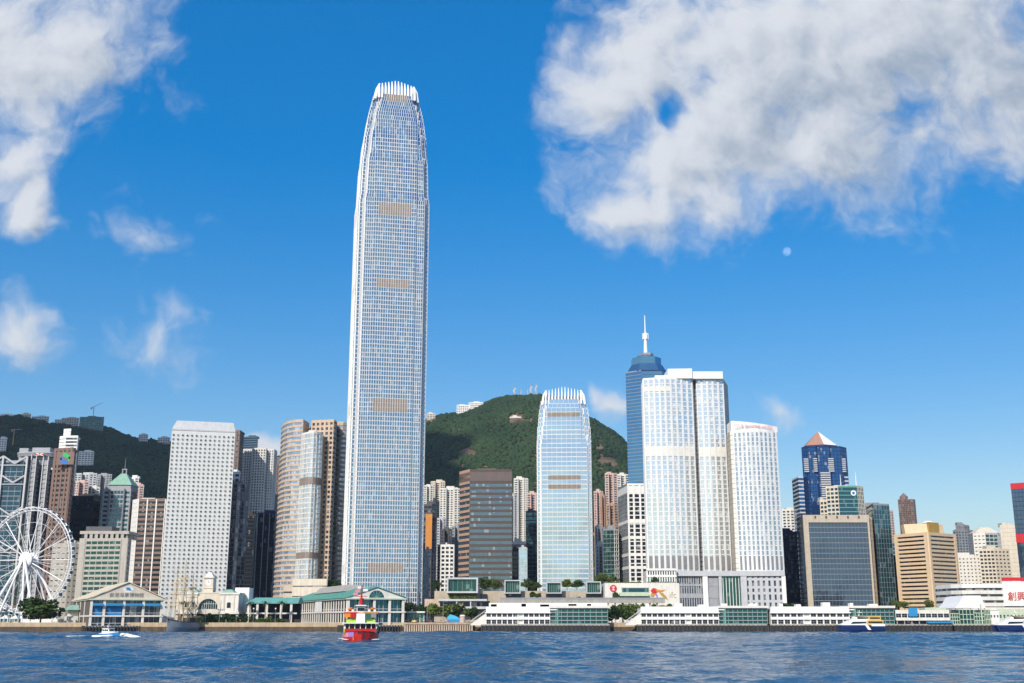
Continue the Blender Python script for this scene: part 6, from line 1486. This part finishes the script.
def harbour_ferry():
    a = at(359.5, 640.5, 300.0)
    r = thing('harbour_ferry', 'red double-decked harbour ferry in bright painted livery coming head on', 'ferry', (a.x, 300.0, 0), R(186)); O = (0, 0, 0)
    # local: +y is the bow, which points at the camera after the turn
    L, B = 33.0, 9.6; y0 = -L
    def rings(zk, zd, sheer, sc=1.0, n=18):
        out = []
        for k in range(n + 1):
            t = k / n; u = abs(2 * t - 1); b = B / 2 * sc * (1 - u ** 5.5 * .90); z1 = zd + sheer * u ** 3
            out.append([(-b, y0 + L * t, z1), (-b * .97, y0 + L * t, zk + .55 * (z1 - zk)), (-b * .8, y0 + L * t, zk), (b * .8, y0 + L * t, zk), (b * .97, y0 + L * t, zk + .55 * (z1 - zk)), (b, y0 + L * t, z1)])
        return out
    MB().loft(rings(-1.0, 1.6, .5)).build('hull', 'ferry_red', r, O)
    # starboard side (right of the bow in view) is dark grey, the port quarter orange
    def skin(t0, t1, side, f0, f1, mat, nm, off=.05):
        m = MB(); n = 10
        for k in range(n):
            q = []
            for t in (t0 + (t1 - t0) * k / n, t0 + (t1 - t0) * (k + 1) / n):
                u = abs(2 * t - 1); b = B / 2 * (1 - u ** 5.5 * .90); z1 = 1.6 + .5 * u ** 3
                def pt(f):
                    z = -1 + (z1 + 1) * f; w = b * (.8 + .17 * f / .55 if f < .55 else .97 + .03 * (f - .55) / .45) + off
                    return (side * w, y0 + L * t, z)
                q.append((pt(f0), pt(f1)))
            m.quad(q[0][0], q[1][0], q[1][1], q[0][1])
        m.build(nm, mat, r, O)
    skin(.05, .985, -1, .30, .99, 'dark_grey', 'hull_panel'); skin(.05, .975, 1, .30, .58, 'ferry_orange', 'hull_panel'); skin(.93, .975, 1, .60, .99, 'purple', 'hull_panel'); skin(.55, .929, 1, .60, .99, 'pink', 'hull_panel'); skin(.20, .549, 1, .60, .99, 'lime', 'hull_panel')
    MB().loft(rings(1.5, 1.75, .5, 1.03)).build('rubbing_trim', 'black', r, O)
    # main deck cabin: posts, dark windows, painted bulwark
    def deck_house(ya, yb, w, z0, z1, wl, mats, npost):
        MB().box(-w / 2 + .5, w / 2 - .5, ya + .5, yb - .5, z0, z1).build('cabin', 'g_black', r, O)
        for s in (-1, 1):
            MB().box(min(s * w / 2, s * (w / 2 - .25)), max(s * w / 2, s * (w / 2 - .25)), ya, yb, z0, z0 + wl).build('bulwark', mats[0 if s > 0 else 1], r, O)
        MB().box(-w / 2 + .26, w / 2 - .26, yb - .25, yb, z0, z0 + wl).build('bulwark', mats[2], r, O)
        m = MB()
        for k in range(npost + 1):
            y = ya + .15 + (yb - ya - .3) * k / npost
            for s in (-1, 1): m.box(s * (w / 2 - .13) - .11, s * (w / 2 - .13) + .11, y - .1, y + .1, z0 + wl, z1)
        for k in range(1, 6):
            x = -w / 2 + w * k / 6; m.box(x - .09, x + .09, yb - .22, yb - .04, z0 + wl, z1)
        m.build('window_frame', 'white', r, O)
    deck_house(y0 + 3.5, -3.6, 8.6, 1.78, 4.1, 1.0, ('lime', 'dark_grey', 'ferry_red'), 12)
    MB().box(-4.7, 4.7, y0 + 2.6, -2.6, 4.1, 4.32).build('deck', 'white', r, O)
    deck_house(y0 + 5.5, -5.2, 8.0, 4.32, 6.7, 1.0, ('ferry_red', 'mid_grey', 'lime'), 10)
    MB().box(-4.5, .7, y0 + 4.5, -4.4, 6.7, 6.95).build('canopy', 'ferry_orange', r, O); MB().box(-4.5, -.702, y0 + 4.5, -4.4, 6.96, 7.1).build('canopy', 'teal_roof', r, O); MB().box(.72, 4.5, y0 + 4.5, -4.4, 6.7, 7.0).build('canopy', 'ferry_red', r, O)
    m = MB(); m.box(2.7, 4.2, -4.9, -4.45, 5.7, 6.68); m.build('canopy_screen', 'ferry_orange', r, O); MB().box(1.2, 2.69, -4.92, -4.45, 5.5, 6.68).build('canopy_screen', 'ferry_red', r, O); m = MB(); m.box(-2.7, -1.2, -4.9, -4.45, 5.3, 6.65); m.build('canopy_screen', 'dark_green', r, O); MB().box(-4.0, -2.71, -4.92, -4.45, 5.6, 6.65).build('canopy_screen', 'mid_grey', r, O)
    # wheelhouse, funnel, mast with flags
    MB().prism([(-1.15, -7.8), (1.15, -7.8), (1.15, -4.3), (-1.15, -4.3)], 4.34, 8.6, [(-1.05, -7.6), (1.05, -7.6), (1.05, -4.6), (-1.05, -4.6)]).build('wheelhouse', 'hull_white', r, O)
    MB().box(-.9, .9, -4.5, -4.25, 7.4, 8.1).build('window', 'g_black', r, O); MB().box(-1.4, 1.4, -8.2, -3.9, 8.61, 8.85).build('roof', 'white_clean', r, O)
    MB().tube((0, -9.5, 7.1), (0, -9.8, 10.6), .75, .6, 12).build('funnel', 'ferry_red', r, O); MB().tube((0, -6.4, 8.8), (0, -6.7, 14.0), .32, .14, 8).build('mast', 'ferry_red', r, O)
    m = MB(); m.box(-1.6, 1.6, -6.7, -6.55, 11.0, 11.15); m.build('mast_yard', 'ferry_red', r, O)
    for k, (x, z, mat) in enumerate(((1.2, 12.6, 'pink'), (.6, 13.5, 'white'), (1.7, 11.8, 'pink'), (-.9, 12.8, 'white'))):
        MB().hexa([(x - .7, -6.9, z - .35), (x + .5, -6.7, z - .45), (x + .5, -6.66, z - .45), (x - .7, -6.86, z - .35), (x - .7, -6.9, z + .3), (x + .5, -6.7, z + .2), (x + .5, -6.66, z + .2), (x - .7, -6.86, z + .3)]).build('flag', mat, r, O)
    m = MB()
    for k in range(6):
        x = -3.6 + 7.2 * k / 5
        if abs(x) > 1.8: m.box(x - .3, x + .3, -7, -5, 7.12, 7.7)
    m.build('life_raft_frame', 'white', r, O)
    for s in (-1, 1):
        MB().loft([[(s * 2.9 + q * math.cos(t), y, 7.8 + q * .7 * math.sin(t)) for t in np.linspace(0, 6.283, 11)[:-1]] for q, y in ((.15, -15), (.7, -13.8), (.8, -12), (.7, -10.2), (.15, -9))]).build('lifeboat', 'ferry_orange', r, O)
    return r


harbour_ferry()
bm = bmesh.new(); rs = random.Random(12); fx = px2x(359.5, 640.5, 300.0)
for k in range(90):
    t = rs.random(); s = rs.choice((-1, 1)); x = fx + s * (3.2 + 3.4 * t) + rs.uniform(-.5, .5) - .03 * 25 * t; y = 299.5 + 26 * t * rs.uniform(.6, 1.1)
    bmesh.ops.create_icosphere(bm, subdivisions=1, radius=1, matrix=Matrix.Translation((x, y, .08)) @ Matrix.Diagonal((rs.uniform(.15, .5), rs.uniform(.2, .6), rs.uniform(.06, .16), 1)))
me = bpy.data.meshes.new('bow_foam'); bm.to_mesh(me); bm.free(); me.materials.append(MATS['foam']); o = bpy.data.objects.new('bow_foam', me); COL.objects.link(o); tag(o, 'thin line of foam along the red harbour ferry at the waterline', 'wake', kind='stuff')


def catamaran(px, lb, Y=529.0):
    a = at(px, 631, Y); r = thing('catamaran', lb, 'ferry', (a.x, Y, 0), 0, 'catamaran ferries at the piers'); O = (0, 0, 0); L = 20.6
    # local: bow at -x
    def sect(t, w):  # t 0 bow .. 1 stern
        return
    for y in (-2.7, 2.7):
        m = MB(); rg = []
        for k in range(11):
            t = k / 10; b = 1.25 * min(1, .08 + 1.6 * t ** .6); x = t * L + (1 - t) ** 3 * 0; z1 = 2.75 - .5 * t
            rg.append([(x + (0 if k else 0), y - b, z1), (x + 1.0 * (1 - t), y - b * .7, .6), (x + 1.6 * (1 - t), y, -.8), (x + 1.0 * (1 - t), y + b * .7, .6), (x, y + b, z1)])
        m.loft(rg); m.build('hull', 'navy', r, O)
    MB().prism([(1.6, -3.6), (L, -3.9), (L, 3.9), (1.6, 3.6)], 1.6, 2.75).build('bridge_deck', 'navy', r, O)
    m = MB(); m.hexa([(14.8 * .85, -4.02, .7), (14.0, -4.02, .7), (14.0, -3.96, .7), (12.58, -3.96, .7), (11.3, -4.02, 2.8), (12.6, -4.02, 2.8), (12.6, -3.96, 2.8), (11.3, -3.96, 2.8)]); m.build('stripe', 'hull_white', r, O)
    MB().prism([(.9, -2.4), (12.2, -3.7), (12.2, 3.7), (.9, 2.4)], 2.76, 4.9, [(5.0, -2.3), (12.2, -3.4), (12.2, 3.4), (5.0, 2.3)]).build('cabin', 'hull_white', r, O)
    MB().prism([(12.21, -3.7), (L - .8, -3.7), (L - .8, 3.7), (12.21, 3.7)], 2.76, 4.9).build('cabin', 'yellow', r, O)
    MB().box(13, L - 1.2, -3.78, -3.702, 3.6, 4.4).build('window', 'g_black', r, O); MB().hexa([(5.2, -3.45, 3.6), (12, -3.78, 3.6), (12, -3.3, 3.6), (5.2, -3.0, 3.6), (6.2, -3.3, 4.3), (12, -3.70, 4.3), (12, -3.3, 4.3), (6.2, -3, 4.3)]).build('window', 'g_black', r, O)
    MB().prism([(6.4, -2.6), (13.4, -3.0), (13.4, 3.0), (6.4, 2.6)], 4.92, 6.7, [(7.8, -2.3), (13.4, -2.7), (13.4, 2.7), (7.8, 2.3)]).build('upper_cabin', 'hull_white', r, O); MB().prism([(13.41, -3), (L - 1.6, -3), (L - 1.6, 3), (13.41, 3)], 4.92, 6.6).build('upper_cabin', 'yellow', r, O)
    MB().box(8.4, 13.3, -3.05, -2.6, 5.6, 6.25).build('window', 'g_black', r, O); MB().box(14, L - 2, -3.06, -3.002, 5.5, 6.2).build('window', 'g_black', r, O)
    MB().box(7.6, L - 1.4, -3.1, 3.1, 6.72, 6.9).build('roof', 'yellow', r, O); m = MB(); m.tube((10, 0, 6.9), (10.4, 0, 9.4), .2, .1, 6); m.box(9.6, 11.2, -1.0, 1.0, 8.2, 8.4); m.build('mast', 'hull_white', r, O)
    m = MB()
    for k in range(9): m.box(L - .9 + .0, L - .8, -3.6 + k * .9, -3.55 + k * .9, 2.76, 3.8)
    m.build('railing_frame', 'hull_white', r, O)
    MB().box(14.2, L - .2, -4.05, -3.95, 2.3, 3.2).build('gangway_panel', 'hull_white', r, O)
    return r


ca = catamaran(838, 'navy and yellow catamaran ferry moored at the third white pier')
cb = copy_tree(ca); cb.location.x = at(994, 631, 529).x; cb['label'] = 'navy and yellow catamaran cut by the picture edge at the pale green terminal'


def pilot_boat():
    Y = 352.0; a = at(108, 637.5, Y); r = thing('pilot_boat', 'small blue and white motor launch throwing spray', 'motorboat', (a.x, Y, 0), R(-128)); O = (0, 0, 0)
    MB().loft([[(x, y, z + .1) for x, y, z in q] for q in hull(12, 11.0, 3.6, -.5, 1.15, .75, .45)]).build('hull', 'blue', r, (0, 4, 0)); r.scale = (.78, .78, .78)
    MB().loft([[(-1.75, -3.8, 1.2), (1.75, -3.8, 1.2), (1.75, -3.8, 1.42), (-1.75, -3.8, 1.42)], [(-1.7, 2, 1.3), (1.7, 2, 1.3), (1.7, 2, 1.55), (-1.7, 2, 1.55)], [(-.2, 6.5, 1.9), (.2, 6.5, 1.9), (.2, 6.5, 2.1), (-.2, 6.5, 2.1)]]).build('deck_trim', 'hull_white', r, O)
    MB().prism([(-1.35, -2.6), (1.35, -2.6), (1.35, 2.6), (-1.35, 2.6)], 1.3, 3.2, [(-1.2, -2.4), (1.2, -2.4), (1.2, 1.7), (-1.2, 1.7)]).build('cabin', 'hull_white', r, O)
    for s in (-1, 1):
        for y in (-1.6, -.2, 1.1): MB().box(min(s * 1.36, s * 1.2), max(s * 1.36, s * 1.2), y - .5, y + .5, 2.2, 2.85).build('window', 'g_black', r, O)
    MB().box(-.95, .95, 1.95, 2.2, 2.25, 2.9).build('window', 'g_black', r, O); MB().box(-1.4, 1.4, -2.7, 2.0, 3.22, 3.36).build('roof', 'hull_white', r, O)
    m = MB(); m.tube((0, -.4, 3.3), (0, -.6, 5.0), .09, .05, 6); m.box(-.6, .6, -.6, -.4, 4.2, 4.35); m.tube((0, -.5, 3.9), (0, -.5, 4.2), .4, .4, 10); m.build('mast', 'hull_white', r, O)
    MB().tube((0, -3.2, 1.3), (0, -3.2, 2.1), .12, .12, 6).build('winch_post', 'orange_panel', r, O)
    # spray and wake
    bm = bmesh.new(); rs = random.Random(2)
    def puff(x, y, z, s):
        bmesh.ops.create_icosphere(bm, subdivisions=2, radius=1, matrix=Matrix.Translation((x, y, z)) @ Matrix.Diagonal((s * 1.3, s * 1.1, s * .62, 1)))
    u = Vector((math.cos(R(28)), math.sin(R(28)), 0)); v = Vector((-u.y, u.x, 0)); c = Vector((a.x, Y, 0))
    f = Vector((math.sin(R(128)), math.cos(R(128)), 0)); s_ = Vector((f.y, -f.x, 0))
    for k in range(90):
        t = rs.random(); p = c + f * (4.5 - 9 * t) + s_ * ((1.6 + 2.4 * t) * rs.choice((-1, 1)) + rs.uniform(-.4, .4)); puff(p.x, p.y, .05 + .45 * (1 - t) * rs.random(), rs.uniform(.25, .75))
    for k in range(60):
        p = c + f * (3.8 + rs.uniform(-.5, 1.2)) + s_ * rs.uniform(-.6, .4) + Vector((rs.uniform(1.5, 6.5), 0, 0)); puff(p.x, p.y, rs.uniform(.1, 1.1) * max(.1, 1 - abs(p.x - c.x - 5.5) / 4), rs.uniform(.25, .7))
    for k in range(170):
        t = rs.random() ** .8; p = c - Vector((.94, -.34, 0)) * (3 + 13 * t) + s_ * rs.uniform(-1, 1) * (1.2 + 1.0 * t); puff(p.x, p.y, .1, rs.uniform(.2, .6) * (1.1 - .6 * t))
    me = bpy.data.meshes.new('wake_foam'); bm.to_mesh(me); bm.free(); me.materials.append(MATS['foam']); o = bpy.data.objects.new('wake_foam', me); COL.objects.link(o); tag(o, 'white spray and wake thrown up round the blue motor launch', 'wake', kind='stuff')


pilot_boat()


def sailing_ship():
    Y = 528.0; a = at(172, 632, Y); r = thing('sailing_ship', 'old three-masted sailing ship with grey hull and tan furled sails moored at the quay', 'sailing ship', (a.x, Y, 0), R(162)); O = (0, 0, 0); r.scale = (.84, .84, .88)
    MB().loft([[(x * .98, y - 22, z) for x, y, z in q] for q in hull(16, 27.0, 8.6, -.8, 4.4, 1.9, .55, .7)]).build('hull', 'steel_grey', r, O)
    MB().loft([[(x * 1.01, y - 22, z) for x, y, z in q] for q in hull(16, 27.0, 8.6, 3.9, 4.7, 1.9, .55, .7)]).build('bulwark_trim', 'dark_grey', r, O)
    MB().box(-3.2, 3.2, -20, -9, 4.6, 6.8).build('deckhouse', 'dark_brown', r, O)
    for k, (y, h) in enumerate(((-1.5, 33.5), (-9, 37.0), (-17, 30.5))):
        mt = MB().tube((0, y, 4), (0, y, h), .30, .12, 7).build('mast', 'mast_wood', r, O)
        for j, f in enumerate((.40, .58, .74, .88)):
            w = 4.6 * (1 - .16 * j); z = h * f; MB().tube((-w, y + .4, z), (w, y + .4, z), .14, .14, 5).build('yard', 'mast_wood', mt, O)
            if j < 3:
                m = MB(); n = 12; rg = []
                for i in range(n + 1):
                    x = -w * .9 + 1.8 * w * i / n; s = .16 + .16 * abs(math.sin(i * 1.7)); rg.append([(x, y + .6 + s * .8 * math.cos(t), z - .35 + s * math.sin(t)) for t in np.linspace(0, 6.283, 7)[:-1]])
                m.loft(rg); m.build('furled_sail', 'sail_tan', mt, O)
    m = MB()
    for y, h in ((-1.5, 33.5), (-9, 37.0), (-17, 30.5)):
        for s in (-1, 1):
            for q in range(5):
                m.tube((s * 4.0, y - 1.5 + q * .7, 4.6), (0, y, h * (.55 + .08 * q)), .09, .06, 3)
            for q in range(1, 9):
                f = q / 9; m.tube((s * 4 * (1 - f), y - 1.5 * (1 - f), 4.6 + (h * .55 - 4.6) * f), (s * 4 * (1 - f), y + 1.3 * (1 - f), 4.6 + (h * .8 - 4.6) * f), .06, .06, 3)
    for (y0, h0), (y1, h1) in (((8.5, 7.5), (-1.5, 32)), ((-1.5, 20), (-9, 35)), ((-9, 22), (-17, 29)), ((8, 7.5), (-1.5, 22))): m.tube((0, y0, h0), (0, y1, h1), .08, .08, 3)
    m.build('rigging_mesh', 'mast_wood', r, O); MB().tube((0, 3.5, 5.8), (0, 11, 8.6), .3, .15, 6).build('bowsprit', 'mast_wood', r, O)
    m = MB()
    for k in range(26): m.box(-3.9 + .3 * k - .08, -3.9 + .3 * k + .08, -20.2, -20.0, 6.8, 7.8)
    m.build('railing_frame', 'mast_wood', r, O)


sailing_ship()


# ---------------------------------------------------------------- make attached pieces parts of their building, and tidy up
def absorb(label, host_label, part):
    c = next(o for o in ROOTS if o.get('label') == label); h = next(o for o in ROOTS if o.get('label') == host_label)
    c.parent = h; c.location = c.location - h.location; c.name = part
    for k in ('label', 'category', 'group'):
        if k in c: del c[k]
    ROOTS.remove(c)


absorb('white lift core with a pole topping the stepped apartment tower', 'white stepped apartment tower rising just behind the slim brown bank tower', 'lift_core')
absorb('pointed rooftop drum of the bluish grey apartment tower', 'bluish grey apartment tower with a pointed top right of the tan striped tower', 'roof_drum')
absorb('cream stepped wing attached to the left of the green glass office', 'green glass office with a round emblem and two white masts below the cobalt tower', 'wing')
absorb('white stair block with square openings rising behind the curved dark glass tower', 'dark glass tower with a curved top right of the round-windowed white tower', 'stair_block')
for o in list(bpy.data.objects):
    for k in ('o', 'top'):
        if k in o: del o[k]

# the summer air over the harbour: one closed box of thin even haze
hm = bpy.data.materials.new('haze_air'); hm.use_nodes = True; nt = hm.node_tree
for n_ in list(nt.nodes): nt.nodes.remove(n_)
ou = nt.nodes.new('ShaderNodeOutputMaterial'); pv = nt.nodes.new('ShaderNodeVolumePrincipled'); pv.inputs['Color'].default_value = (.80, .89, 1.0, 1); pv.inputs['Density'].default_value = .00004; pv.inputs['Anisotropy'].default_value = .2
pv.inputs['Density Attribute'].default_value = ''; pv.inputs['Color Attribute'].default_value = ''; pv.inputs['Temperature Attribute'].default_value = ''
nt.links.new(pv.outputs[0], ou.inputs['Volume']); MATS['haze'] = hm
hm.cycles.homogeneous_volume = True; S.cycles.volume_bounces = 0; S.cycles.volume_step_rate = 10; S.cycles.volume_max_steps = 16
tag(MB().box(-6200, 6200, -5200, 9200, -5.2, 640).build('haze', 'haze'), kind='stuff')
